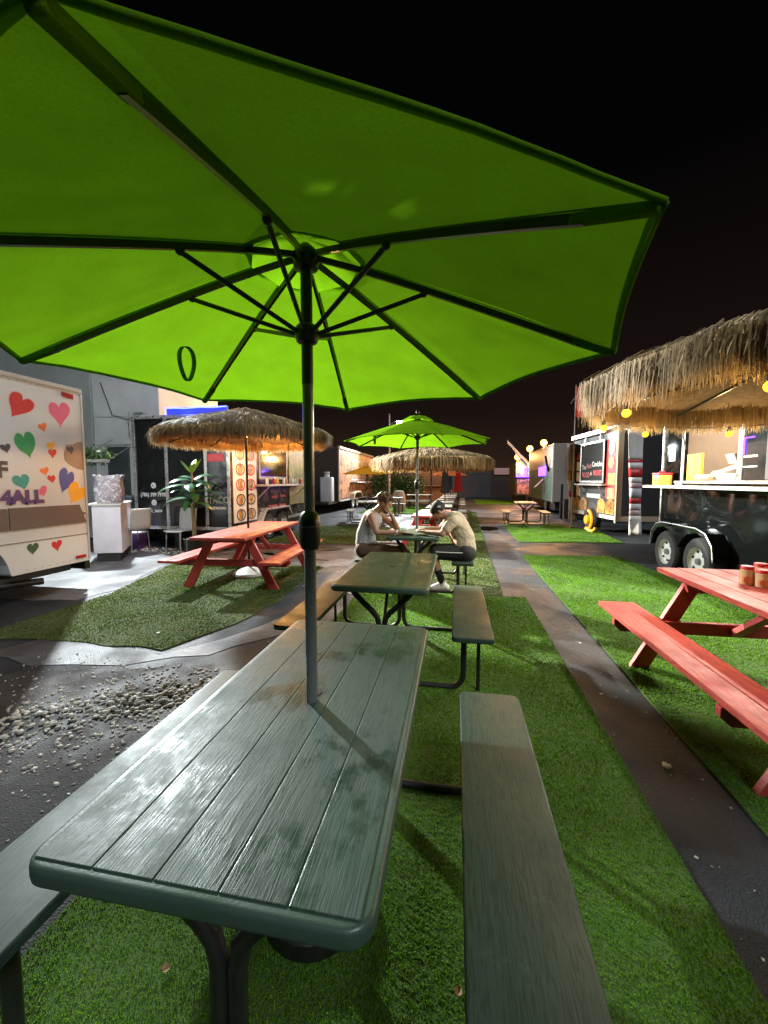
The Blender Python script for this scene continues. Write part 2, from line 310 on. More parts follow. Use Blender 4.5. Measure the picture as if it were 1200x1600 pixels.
# ---------------------------------------------------------------- mesh helpers
def link(o, parent=None):
    COL.objects.link(o)
    if parent: o.parent = parent
    return o
def tag(o, label=None, cat=None, group=None, kind=None):
    if label: o['label'] = label
    if cat: o['category'] = cat
    if group: o['group'] = group
    if kind: o['kind'] = kind
    return o
def empty(name, loc=(0, 0, 0), rz=0.0, label=None, cat=None, group=None):
    o = bpy.data.objects.new(name, None); o.empty_display_size = .1; o.location = loc; o.rotation_euler = (0, 0, rz); COL.objects.link(o)
    return tag(o, label, cat, group)
def copy_tree(o, parent=None):
    c = o.copy(); COL.objects.link(c); c.parent = parent
    for ch in list(o.children): copy_tree(ch, c)
    return c

class MB:
    def __init__(s): s.v = []; s.f = []
    def add(s, vs, fs):
        k = len(s.v); s.v += [tuple(v) for v in vs]; s.f += [tuple(i + k for i in f) for f in fs]; return s
    def box(s, a, b, rot=None, about=None):
        (x0, y0, z0), (x1, y1, z1) = a, b
        vs = [Vector(p) for p in ((x0, y0, z0), (x1, y0, z0), (x1, y1, z0), (x0, y1, z0), (x0, y0, z1), (x1, y0, z1), (x1, y1, z1), (x0, y1, z1))]
        if rot is not None:
            c = Vector(about) if about else (vs[0] + vs[6]) / 2
            vs = [rot @ (v - c) + c for v in vs]
        return s.add(vs, [(0, 3, 2, 1), (4, 5, 6, 7), (0, 1, 5, 4), (1, 2, 6, 5), (2, 3, 7, 6), (3, 0, 4, 7)])
    def bar(s, p, q, w, h, up=(0, 0, 1)):
        p, q = Vector(p), Vector(q); d = (q - p).normalized(); u = Vector(up)
        sd = d.cross(u)
        if sd.length < 1e-4: sd = d.cross(Vector((1, 0, 0)))
        sd.normalize(); u = sd.cross(d); vs = []
        for e in (p, q):
            for a, b in ((-1, -1), (1, -1), (1, 1), (-1, 1)): vs.append(e + sd * a * w / 2 + u * b * h / 2)
        return s.add(vs, [(0, 1, 2, 3), (7, 6, 5, 4), (0, 4, 5, 1), (1, 5, 6, 2), (2, 6, 7, 3), (3, 7, 4, 0)])
    def tube(s, pts, r, seg=8, caps=True):
        pts = [Vector(p) for p in pts]; n = len(pts); rs = r if isinstance(r, (list, tuple)) else [r] * n
        d0 = (pts[1] - pts[0]).normalized(); u = d0.cross(Vector((0, 0, 1)))
        if u.length < 1e-3: u = d0.cross(Vector((1, 0, 0)))
        u.normalize(); vs = []; fs = []
        for i, p in enumerate(pts):
            d = (pts[min(i + 1, n - 1)] - pts[max(i - 1, 0)]).normalized()
            u = (u - d * u.dot(d)).normalized(); w = d.cross(u)
            for k in range(seg):
                a = 2 * math.pi * k / seg; vs.append(p + (u * math.cos(a) + w * math.sin(a)) * rs[i])
        for i in range(n - 1):
            for k in range(seg):
                k2 = (k + 1) % seg; fs.append((i * seg + k, i * seg + k2, (i + 1) * seg + k2, (i + 1) * seg + k))
        if caps: fs += [tuple(range(seg - 1, -1, -1)), tuple((n - 1) * seg + k for k in range(seg))]
        return s.add(vs, fs)
    def lathe(s, prof, seg=16, c=(0, 0, 0), axis='Z', caps=True):
        vs = []; fs = []; n = len(prof)
        for r, z in prof:
            for k in range(seg):
                a = 2 * math.pi * k / seg; x, y = r * math.cos(a), r * math.sin(a)
                v = (x, y, z) if axis == 'Z' else ((z, x, y) if axis == 'X' else (x, z, -y))
                vs.append((v[0] + c[0], v[1] + c[1], v[2] + c[2]))
        for i in range(n - 1):
            for k in range(seg):
                k2 = (k + 1) % seg; fs.append((i * seg + k, i * seg + k2, (i + 1) * seg + k2, (i + 1) * seg + k))
        if caps: fs += [tuple(range(seg - 1, -1, -1)), tuple((n - 1) * seg + k for k in range(seg))]
        return s.add(vs, fs)
    def ball(s, c, r, seg=10, rings=7, sc=(1, 1, 1)):
        prof = [(max(1e-4, r * math.sin(math.pi * i / rings)), -r * math.cos(math.pi * i / rings)) for i in range(rings + 1)]
        k = len(s.v); s.lathe(prof, seg)
        for i in range(k, len(s.v)):
            v = s.v[i]; s.v[i] = (v[0] * sc[0] + c[0], v[1] * sc[1] + c[1], v[2] * sc[2] + c[2])
        return s
    def prism(s, poly, h0, h1, axis='Z'):
        """poly in the plane across axis; Z: (x,y), X: (y,z), Y: (x,z)"""
        f = {'Z': lambda a, b, h: (a, b, h), 'X': lambda a, b, h: (h, a, b), 'Y': lambda a, b, h: (a, h, b)}[axis]
        n = len(poly); vs = [f(a, b, h0) for a, b in poly] + [f(a, b, h1) for a, b in poly]
        fs = [tuple(range(n - 1, -1, -1)), tuple(range(n, 2 * n))] + [(i, (i + 1) % n, n + (i + 1) % n, n + i) for i in range(n)]
        return s.add(vs, fs)
    def build(s, name, m, parent=None, smooth=False, bevel=0.0, seg=2, loc=None):
        me = bpy.data.meshes.new(name)
        if loc: s.v = [(a - loc[0], b - loc[1], c - loc[2]) for a, b, c in s.v]
        me.from_pydata(s.v, [], s.f)
        bm = bmesh.new(); bm.from_mesh(me); bmesh.ops.recalc_face_normals(bm, faces=bm.faces)
        if bevel:
            ed = [e for e in bm.edges if len(e.link_faces) == 2 and e.calc_face_angle(0) > .6]
            bmesh.ops.bevel(bm, geom=ed, offset=bevel, segments=seg, affect='EDGES', profile=.6, clamp_overlap=True)
        bm.to_mesh(me); bm.free()
        me.materials.append(M[m] if isinstance(m, str) else m)
        if smooth: me.shade_smooth()
        if smooth and smooth != 'all':
            try: me.set_sharp_from_angle(angle=R(38))
            except Exception: pass
        o = bpy.data.objects.new(name, me)
        if loc: o.location = loc
        return link(o, parent)

def share(o, name=None, parent=None, loc=None, rot=None):
    c = o.copy(); COL.objects.link(c); c.parent = parent if parent else o.parent
    if name: c.name = name
    if loc: c.location = loc
    if rot: c.rotation_euler = rot
    return c

def raw_mesh(name, V, F3, m, parent=None, smooth=False, quads=None):
    """numpy verts and triangle (or quad) faces"""
    me = bpy.data.meshes.new(name); k = F3.shape[1]
    me.vertices.add(len(V)); me.vertices.foreach_set('co', V.astype(np.float32).ravel())
    me.loops.add(F3.size); me.loops.foreach_set('vertex_index', F3.astype(np.int32).ravel())
    me.polygons.add(len(F3)); me.polygons.foreach_set('loop_start', np.arange(0, F3.size, k, dtype=np.int32))
    try: me.polygons.foreach_set('loop_total', np.full(len(F3), k, dtype=np.int32))
    except Exception: pass
    me.update(calc_edges=True); me.materials.append(M[m])
    if smooth: me.shade_smooth()
    return link(bpy.data.objects.new(name, me), parent)

def text(body, size, loc, rot, m, parent, name='lettering', ext=.002, align='CENTER', sx=1.0, bold=0.0):
    cu = bpy.data.curves.new('t', 'FONT'); cu.body = body; cu.size = size; cu.extrude = ext; cu.align_x = align; cu.align_y = 'CENTER'; cu.offset = bold; cu.resolution_u = 3
    to = bpy.data.objects.new('t', cu); me = bpy.data.meshes.new_from_object(to)
    bpy.data.objects.remove(to); bpy.data.curves.remove(cu)
    me.materials.clear(); me.materials.append(M[m]); me.name = name
    o = bpy.data.objects.new(name, me); o.location = loc; o.rotation_euler = rot; o.scale = (sx, 1, 1)
    return link(o, parent)
FACE_FRONT = (R(90), 0, 0)          # on a face that looks to -Y
FACE_EAST = (R(90), 0, R(90))       # on a face that looks to +X
FACE_WEST = (R(90), 0, R(-90))      # on a face that looks to -X

def rrect(w, h, r, n=5):
    out = []
    for cx, cy, a0 in ((w / 2 - r, h / 2 - r, 0), (-w / 2 + r, h / 2 - r, 90), (-w / 2 + r, -h / 2 + r, 180), (w / 2 - r, -h / 2 + r, 270)):
        for i in range(n + 1):
            a = R(a0 + 90 * i / n); out.append((cx + r * math.cos(a), cy + r * math.sin(a)))
    return out
def arc(c, r, a0, a1, n, plane='xz', y=0):
    return [(c[0] + r * math.cos(R(a0 + (a1 - a0) * i / n)), y, c[1] + r * math.sin(R(a0 + (a1 - a0) * i / n))) for i in range(n + 1)]
def spot(name, loc, target, watts, col, parent=None, angle=100, radius=.1, blend=.6):
    l = bpy.data.lights.new(name, 'SPOT'); l.energy = watts; l.color = col; l.spot_size = R(angle); l.spot_blend = blend; l.shadow_soft_size = radius
    o = bpy.data.objects.new(name, l); o.location = loc; o.rotation_euler = (Vector(target) - Vector(loc)).to_track_quat('-Z', 'Y').to_euler()
    return link(o, parent)
def point(name, loc, watts, col, parent=None, radius=.05):
    l = bpy.data.lights.new(name, 'POINT'); l.energy = watts; l.color = col; l.shadow_soft_size = radius
    o = bpy.data.objects.new(name, l); o.location = loc
    return link(o, parent)
# ================================================================ the setting
def sheet(name, poly, z, thick, m, kind='structure', jit=0.0, step=.25):
    if jit:
        rr = random.Random(int(abs(poly[0][0]*131+poly[0][1]*37+len(poly))*10)); out = []
        for i, (a, b) in enumerate(zip(poly, poly[1:] + poly[:1])):
            d = math.dist(a, b); n = max(1, int(d / step))
            for k in range(n):
                t = k / n; out.append((a[0] + (b[0] - a[0]) * t + rr.uniform(-jit, jit), a[1] + (b[1] - a[1]) * t + rr.uniform(-jit, jit)))
        poly = out
    o = MB().prism(poly, z - thick, z).build(name, m)
    return tag(o, kind=kind)

g = MB().add([(-110, -110, 0), (110, -110, 0), (110, 110, 0), (-110, 110, 0)], [(0, 1, 2, 3)]).build('ground', 'asphalt'); tag(g, kind='structure')
sheet('pavement_slab', [(-5.9, 3.9), (-4.55, 4.05), (-4.45, 4.6), (-4.75, 5.5), (-5.2, 6.7), (-4.0, 6.75), (-3.3, 7.0), (-3.6, 7.5), (-7.3, 7.5), (-7.4, 5.0)], .006, .03, 'concrete', jit=.06)
sheet('pavement_slab', [(-3.75, 2.98), (-2.42, 2.90), (-2.12, 3.30), (-1.75, 3.95), (-1.45, 4.3), (-1.55, 3.6), (-2.0, 2.95), (-2.6, 2.66), (-3.3, 2.5), (-3.9, 2.6)], .005, .03, 'concrete', jit=.05)
sheet('pavement_slab', [(-2.05, 5.1), (-1.3, 4.9), (-1.28, 8.9), (-2.2, 8.7), (-3.1, 8.5), (-4.6, 8.6), (-4.5, 7.6), (-2.3, 6.9)], .006, .03, 'concrete_orange_lit', jit=.06)
sheet('pavement_slab', [(-3.4, 12.9), (-1.35, 12.8), (-1.3, 17), (-4.2, 17.4)], .006, .03, 'concrete_orange_lit', jit=.08)  # patch laid in place of a reflection on the wet ground
sheet('dirt_patch', [(-3.6, 2.25), (-2.9, 2.52), (-2.1, 2.72), (-1.4, 2.85), (-1.3, 2.1), (-1.4, 1.2), (-2.0, 1.0), (-3.2, 1.3)], .007, .02, 'dirt', jit=.05)

TURF = [
    ('main', [(-1.3, -.9), (.86, -.9), (.875, 5.1), (-1.22, 5.1)], 'turf_back', 'turf_blade', 0),
    ('row', [(-1.25, 5.14), (.61, 5.12), (.66, 8.0), (.95, 19.2), (-1.0, 19.2), (-1.2, 12.4)], 'turf_back_worn', 'turf_blade_worn', 0),
    ('right', [(1.27, .8), (5.2, .8), (4.6, 2.5), (3.55, 4.0), (3.5, 6.0), (3.2, 6.4), (3.1, 8.25), (1.29, 8.1)], 'turf_back', 'turf_blade', 0),
    ('right_far', [(1.5, 9.85), (3.9, 10.1), (4.05, 12.2), (3.2, 14.2), (1.58, 13.8)], 'turf_back', 'turf_blade', 0),
    ('far_back', [(1.3, 25.5), (5.4, 26.0), (5.6, 32.5), (1.35, 32.2)], 'turf_back', 'turf_blade', 0),
    ('left', [(-4.4, 2.92), (-2.44, 2.96), (-2.2, 3.6), (-2.1, 4.5), (-2.2, 6.4), (-5.0, 6.6), (-4.6, 5.3), (-4.35, 4.3)], 'turf_back_worn', 'turf_blade_worn', .03),
    ('left_far', [(-4.6, 8.9), (-1.5, 8.9), (-1.5, 12.4), (-4.4, 12.3)], 'turf_back_worn', 'turf_blade_worn', .02),
    ('left_back', [(-4.4, 17.6), (-1.2, 17.4), (-1.2, 23), (-4.6, 23)], 'turf_back', 'turf_blade', .02),
]
LBL = dict(main='bright green artificial turf blades under the two nearest green tables', row='worn turf blades along the row of tables where the men sit',
           right='bright green turf blades around the red table on the right', right_far='green turf blades by the trailer with the yellow wheel clamp',
           far_back='far green turf blades before the fence', left='brownish worn turf blades around the red table on the left',
           left_far='worn turf blades behind the left red table', left_back='green turf blades near the far orange counter')

def in_poly(P, poly):
    x, y = P[:, 0], P[:, 1]; ins = np.zeros(len(P), bool); n = len(poly)
    for i in range(n):
        (x0, y0), (x1, y1) = poly[i], poly[(i + 1) % n]
        c = ((y0 > y) != (y1 > y)) & (x < (x1 - x0) * (y - y0) / (y1 - y0 + 1e-12) + x0); ins ^= c
    return ins

def blades(poly, z, m, label, key):
    xs = [p[0] for p in poly]; ys = [p[1] for p in poly]
    A = (max(xs) - min(xs)) * (max(ys) - min(ys)); top = 34000 if key == 'main' else 12000
    n = int(A * top); n = min(n, 480000)
    P = np.stack([rng.uniform(min(xs) - .008, max(xs) + .008, n), rng.uniform(min(ys) - .008, max(ys) + .008, n)], 1)
    P = P[in_poly(P, poly)]
    d = np.hypot(P[:, 0], P[:, 1]); want = np.clip(34000 * (1.2 / np.maximum(d, 1.0)) ** 1.3, 1200, 34000)
    dens = n / A
    P = P[rng.random(len(P)) < want / dens]
    # thin worn spots
    w = np.sin(P[:, 0] * 2.1 + 1.3 * np.sin(P[:, 1] * 1.7)) * np.sin(P[:, 1] * 2.6 + P[:, 0])
    P = P[rng.random(len(P)) > np.clip((w - .55) * 1.2, 0, .55)]
    d = np.hypot(P[:, 0], P[:, 1]); k = len(P); fat = np.clip(d / 1.6, .9, 7.0)
    a = rng.uniform(0, 2 * np.pi, k); flow = np.sin(P[:, 0] * 3.1 + P[:, 1] * 1.3) * .5 - .9
    la = np.where(rng.random(k) < .55, flow + rng.normal(0, .7, k), rng.uniform(0, 2 * np.pi, k)); ln = rng.uniform(.15, 1.0, k)
    h = rng.uniform(.009, .019, k) * np.clip(.8 + .25 * np.sin(P[:, 0] * 5) * np.sin(P[:, 1] * 4.3), .6, 1.1); wd = rng.uniform(.0012, .0021, k) * fat
    ax, ay = np.cos(a) * wd, np.sin(a) * wd; lx, ly = np.cos(la) * h * ln, np.sin(la) * h * ln
    zz = np.full(k, z)
    def st(x, y, q): return np.stack([x, y, q], 1)
    p0 = st(P[:, 0] - ax, P[:, 1] - ay, zz); p1 = st(P[:, 0] + ax, P[:, 1] + ay, zz)
    p2 = st(P[:, 0] + ax * .8 + lx * .35, P[:, 1] + ay * .8 + ly * .35, zz + h * .62); p3 = st(P[:, 0] - ax * .8 + lx * .35, P[:, 1] - ay * .8 + ly * .35, zz + h * .62)
    p4 = st(P[:, 0] + lx, P[:, 1] + ly, zz + h * (1 - .35 * ln))
    V = np.stack([p0, p1, p2, p3, p4], 1).reshape(-1, 3); b = np.arange(k) * 5
    F = np.concatenate([np.stack([b, b + 1, b + 2], 1), np.stack([b, b + 2, b + 3], 1), np.stack([b + 3, b + 2, b + 4], 1)])
    o = raw_mesh('turf_grass', V, F, m)
    return tag(o, label, 'grass', kind='stuff')
for key, poly, mb_, bl, jit in TURF:
    sheet('turf_mat', poly, .013, .012, mb_, jit=jit)
    blades(poly, .012, bl, LBL[key], key)

# ---- the heap of pale pebbles on the dirt
def stones(name, centers, label):
    base = []
    for s in range(6):
        bm = bmesh.new(); bmesh.ops.create_icosphere(bm, subdivisions=1, radius=1)
        q = random.Random(s)
        for v in bm.verts: v.co *= q.uniform(.78, 1.15)
        base.append((np.array([v.co[:] for v in bm.verts]), np.array([[v.index for v in f.verts] for f in bm.faces]))); bm.free()
    V = []; F = []; k = 0
    for (x, y, z, r) in centers:
        b, f = base[random.randrange(6)]; a = random.uniform(0, 6.28); ca, sa = math.cos(a), math.sin(a)
        sc = np.array([r * random.uniform(.9, 1.5), r * random.uniform(.7, 1.0), r * random.uniform(.45, .75)])
        p = b * sc; p = np.stack([p[:, 0] * ca - p[:, 1] * sa, p[:, 0] * sa + p[:, 1] * ca, p[:, 2]], 1) + [x, y, z]
        V.append(p); F.append(f + k); k += len(p)
    o = raw_mesh(name, np.concatenate(V), np.concatenate(F), 'pebble', smooth=True)
    return tag(o, label, 'gravel', kind='stuff')
cs = []
rr = random.Random(5)
for i in range(900):
    t = rr.random(); u = rr.gauss(0, .42)
    x = -1.60 - t * 1.05 + u * .34; y = 2.50 - t * .72 - u * .52
    if x > -1.36 or y < 1.15 or y > 2.72: continue
    r = rr.uniform(.005, .019) * (1.15 if abs(u) < .25 else .85)
    hgt = max(0, .02 - abs(u) * .06) * rr.random()
    cs.append((x, y, .008 + hgt + r * .08, r))
for i in range(700):
    x = rr.uniform(-3.4, -1.45); y = rr.uniform(1.2, 2.75)
    cs.append((x, y, .009, rr.uniform(.002, .008)))
stones('gravel_heap', cs, 'heap of pale pebbles spilled on the dark dirt left of the nearest table')
cs = [(rr.uniform(-7.2, -5.0), rr.uniform(6.9, 7.6), .02, rr.uniform(.01, .04)) for i in range(160)]
stones('rubble_strip', cs, 'strip of rubble in front of the black taco trailer')
cs = [(rr.uniform(.9, 1.26), rr.uniform(.9, 7.8), .002, rr.uniform(.002, .007)) for i in range(140)] + [(rr.uniform(-4.5, -1.4), rr.uniform(2.8, 9), .006, rr.uniform(.002, .008)) for i in range(120)]
stones('loose_grit', cs, 'loose grit scattered on the asphalt strips')

# ---- small litter
def wrapper(x, y, r, label, m='litter', z=.0):
    bm = bmesh.new(); bmesh.ops.create_icosphere(bm, subdivisions=2, radius=r)
    q = random.Random(int(x * 1000 + y * 77))
    for v in bm.verts: v.co *= q.uniform(.55, 1.25); v.co.z *= .35
    me = bpy.data.meshes.new('wrapper'); bm.to_mesh(me); bm.free(); me.materials.append(M[m]); o = link(bpy.data.objects.new('crumpled_wrapper', me)); o.location = (x, y, z + r * .25)
    return tag(o, label, 'litter', 'bits of litter')
wrapper(1.08, 2.16, .022, 'crumpled white wrapper on the asphalt strip, the larger one nearest the camera')
wrapper(1.0, 2.85, .010, 'tiny white scrap on the asphalt strip beyond the larger wrapper')
wrapper(1.12, 3.75, .012, 'tiny white scrap on the asphalt near the far bench end')
wrapper(-2.75, 3.25, .018, 'white scrap on the worn turf left of the tables', z=.02)
wrapper(-1.55, 2.92, .02, 'pale scrap where the wet asphalt meets the dirt')
def dry_leaf(x, y, a, s, label, z=.026):
    b = MB(); n = 7; pts = []
    for i in range(n):
        t = i / (n - 1); w = s * .38 * math.sin(math.pi * min(.98, t + .03)) ; pts.append((t * s, w, .25 * s * (t - .5) ** 2))
    vs = [(p[0], p[1], p[2] + .006) for p in pts] + [(p[0], 0, p[2]) for p in pts] + [(p[0], -p[1], p[2] + .006) for p in pts]
    fs = [(i, i + 1, n + i + 1, n + i) for i in range(n - 1)] + [(n + i, n + i + 1, 2 * n + i + 1, 2 * n + i) for i in range(n - 1)]
    o = b.add(vs, fs).build('fallen_leaf', 'leaf_dry', smooth=True); o.location = (x, y, z); o.rotation_euler = (.2, .15, a)
    return tag(o, label, 'leaf', 'fallen leaves on the turf')
dry_leaf(-.83, .93, .6, .03, 'dry curled leaf on the turf left of the umbrella base')
dry_leaf(-.30, .80, 2.2, .03, 'small dry brown leaf on the turf between table and right bench')
dry_leaf(.02, 1.02, 1.2, .03, 'tiny dry leaf on turf beside the right bench leg')
# a dark puddle in a pothole, and a manhole
pl = sheet('puddle', [(.62, 12.2), (1.0, 12.0), (1.35, 12.4), (1.3, 13.0), (.9, 13.2), (.6, 12.8)], .010, .004, 'puddle', jit=.06)
m1 = MB().lathe([(.0, .0), (.30, .0), (.30, .012), (.27, .018), (.05, .02)], 24, (-2.67, 8.2, .004)).build('manhole_cover', 'black_steel', smooth=True); tag(m1, 'small dark manhole cover on the pinkish concrete', 'manhole')
# ================================================================ picnic tables with moulded tops and bent steel tube legs
def steel_table(L=1.36, W=.68, BW=.275, bx=.63, board='green_board', rim='green_plastic', gap=.0028):
    root = empty('picnic_table')
    top = MB().prism(rrect(W, L, .05), .697, .7365).build('tabletop', rim, root, smooth=True, bevel=.011, seg=3)
    n = 5; ins = .020; w = (W - 2 * ins) / n
    first = None
    for i in range(n):
        x = -W / 2 + ins + w * (i + .5)
        if first is None:
            first = MB().box((-w / 2 + gap / 2, -L / 2 + ins, -.008), (w / 2 - gap / 2, L / 2 - ins, .0)).build('plank', board, top, bevel=.0022, seg=2)
            first.location = (x, 0, .7392)
        else: share(first, parent=top, loc=(x, 0, .7392))
    MB().lathe([(.001, .738), (.024, .738), (.026, .7395), (.0265, .7415), (.016, .7418), (.001, .741)], 18).build('umbrella_grommet', 'black_steel', top, smooth=True)
    b0 = None
    for s in (-1, 1):
        if b0 is None:
            b0 = MB().prism(rrect(BW, L, .035), .395, .43).build('bench', board.replace('green_board', 'green_bench'), root, smooth=True, bevel=.008, seg=3); b0.location = (s * bx, 0, 0)
        else: share(b0, parent=root, loc=(s * bx, 0, 0))
    ly = L / 2 - .14; leg0 = None; post0 = None; br0 = None
    for e in (-1, 1):
        for s in (-1, 1):
            if leg0 is None:
                xo = bx - .055
                pts = [(.225, 0, .692), (.19, 0, .645), (.12, 0, .575), (.062, 0, .525), (.031, 0, .485), (.0215, 0, .44), (.0215, 0, .16)]
                pts += arc((.1215, .1205), .10, 180, 270, 6) + arc((xo - .10, .1205), .10, 270, 360, 6) + [(xo, 0, .25), (xo, 0, .392)]
                leg0 = MB().tube(pts, .0205, 10).build('leg', 'black_steel', root, smooth=True)
                post0 = MB().tube([(bx + .045, 0, .392), (bx + .045, 0, .0)], .0135, 10).box((bx - .10, -.02, .386), (bx + .09, .02, .3945)).build('post', 'black_steel', root, smooth=True)
                br0 = MB().tube([(0, -.02, .30), (0, ly * .55 * -1 - .02, .69)], .0125, 8).build('brace', 'black_steel', root, smooth=True)
                l, p, b = leg0, post0, br0
            else:
                l, p = share(leg0, parent=root), share(post0, parent=root); b = None
                if s == -1: b = share(br0, parent=root)
            l.location = (0, e * ly, 0); p.location = (0, e * ly, 0)
            l.scale = (s, 1, 1); p.scale = (s, 1, 1)
            if b is not None and s == -1: b.location = (0, e * ly, 0); b.scale = (1, e, 1)
    return root
G1 = 'green moulded picnic tables in the row'
t0 = steel_table(); t0.location = (-.46, 1.24, 0)
tag(t0, 'nearest green moulded picnic table, with the large lime umbrella through it', 'picnic table', G1)
for loc, lab in (((-.505, 3.27, 0), 'green picnic table with no umbrella, between the nearest table and the seated men'),
                 ((-.53, 5.69, 0), 'green picnic table where the two men sit under the smaller lime umbrella')):
    c = copy_tree(t0); c.location = loc; c['label'] = lab
tt = steel_table(board='tan_board', rim='tan_plastic'); tt.location = (-.42, 12.0, 0)
ORD = ['first', 'second', 'third', 'fourth', 'fifth', 'sixth', 'seventh']
tag(tt, 'weathered tan picnic table, first in line behind the far red table', 'picnic table', 'tan tables down the far row')
for i in range(1, 7):
    c = copy_tree(tt); c.location = (-.42 + .03 * i, 12.0 + 2.05 * i, 0)
    c['label'] = 'weathered tan picnic table, %s in line behind the far red table' % ORD[i]
for loc, rz, lab, gr in (((2.35, 14.3, 0), R(-4), 'tan topped picnic table on the turf by the far right trailers', 'scattered tables'),
                         ((-3.1, 14.0, 0), R(12), 'pale picnic table with the yellow umbrella behind the curly haired man', 'scattered tables'),
                         ((-3.0, 17.6, 0), R(82), 'long pale table far left before the bushes', 'scattered tables'),
                         ((-1.9, 21.5, 0), R(90), 'far table standing before the orange counter', 'scattered tables')):
    c = copy_tree(tt); c.location = loc; c.rotation_euler = (0, 0, rz); c['label'] = lab; c['group'] = gr

# ================================================================ red timber A-frame tables
def red_table(L=1.9):
    root = empty('picnic_table'); n = 5; w = .143; g_ = .007
    p0 = None
    def plank(x, z, parent, ww, nm, l=L):
        k = MB().box((-ww / 2, -l / 2, -.036), (ww / 2, l / 2, 0)).build(nm, 'red_paint_top', parent, bevel=.005, seg=2); k.location = (x, 0, z); return k
    for i in range(n):
        x = (i - 2) * (w + g_)
        if p0 is None: p0 = plank(x, .74, root, w, 'plank')
        else: share(p0, loc=(x, 0, .74))
    ch = .05
    s0 = None
    for s in (-1, 1):
        for k in (0, 1):
            x = s * (.60 + k * .143)
            if s0 is None: s0 = plank(x, .435, root, .136, 'seat_plank')
            else: share(s0, loc=(x, 0, .435))
    ly = L / 2 - .30; l0 = None; c0 = None; u0 = None; b0 = None; bolt0 = None
    for e in (-1, 1):
        for s in (-1, 1):
            if l0 is None:
                l0 = MB().prism([(.19, .702), (.31, .702), (.68, 0), (.55, 0)], -.021, .021, 'Y').build('leg', 'red_paint', root, bevel=.004); l = l0
            else: l = share(l0)
            l.location = (0, e * ly, 0); l.scale = (s, 1, 1)
        if c0 is None:
            c0 = MB().prism([(-.82, .397), (.82, .397), (.82, .35), (.77, .305), (-.77, .305), (-.82, .35)], -.02, .02, 'Y').build('crossbeam', 'red_paint', root, bevel=.004)
            u0 = MB().prism([(-.34, .702), (.34, .702), (.32, .625), (-.32, .625)], -.02, .02, 'Y').build('top_beam', 'red_paint', root, bevel=.004)
            b0 = MB().bar((0, 0, .33), (0, -.46, .685), .075, .038).build('brace', 'red_paint', root, bevel=.003)
            c, u, b = c0, u0, b0
        else: c, u, b = share(c0), share(u0), share(b0)
        for s in (-1, 1):
            for bx_, bz_ in ((.50, .345), (.462, .372), (.245, .665), (.27, .645)):
                if bolt0 is None: bolt0 = MB().lathe([(.001, -.006), (.009, -.006), (.011, -.002), (.011, 0)], 10, axis='Y').build('bolt', 'rim_grey', root, smooth=True); bo = bolt0
                else: bo = share(bolt0)
                bo.location = (s * bx_, e * (ly + .021), bz_); bo.rotation_euler = (0, 0, 0 if e < 0 else math.pi)
        c.location = (0, e * (ly - .042), 0); u.location = (0, e * (ly - .042), 0); b.location = (0, e * (ly - .065), 0); b.scale = (1, e, 1)
    return root
rt = red_table(); rt.location = (2.04, 2.68, 0); rt.rotation_euler = (0, 0, R(1))
tag(rt, 'red wooden picnic table on the right with seasoning jars on it', 'picnic table', 'red timber picnic tables')
c = copy_tree(rt); c.location = (-3.02, 5.58, 0); c.rotation_euler = (0, 0, R(4)); c.scale = (1, 1.1, 1); c['label'] = 'red wooden picnic table on the left under the thatched umbrella'
c = copy_tree(rt); c.location = (-.50, 9.15, 0); c.rotation_euler = (0, 0, R(-2)); c['label'] = 'bright red wooden picnic table behind the two seated men'

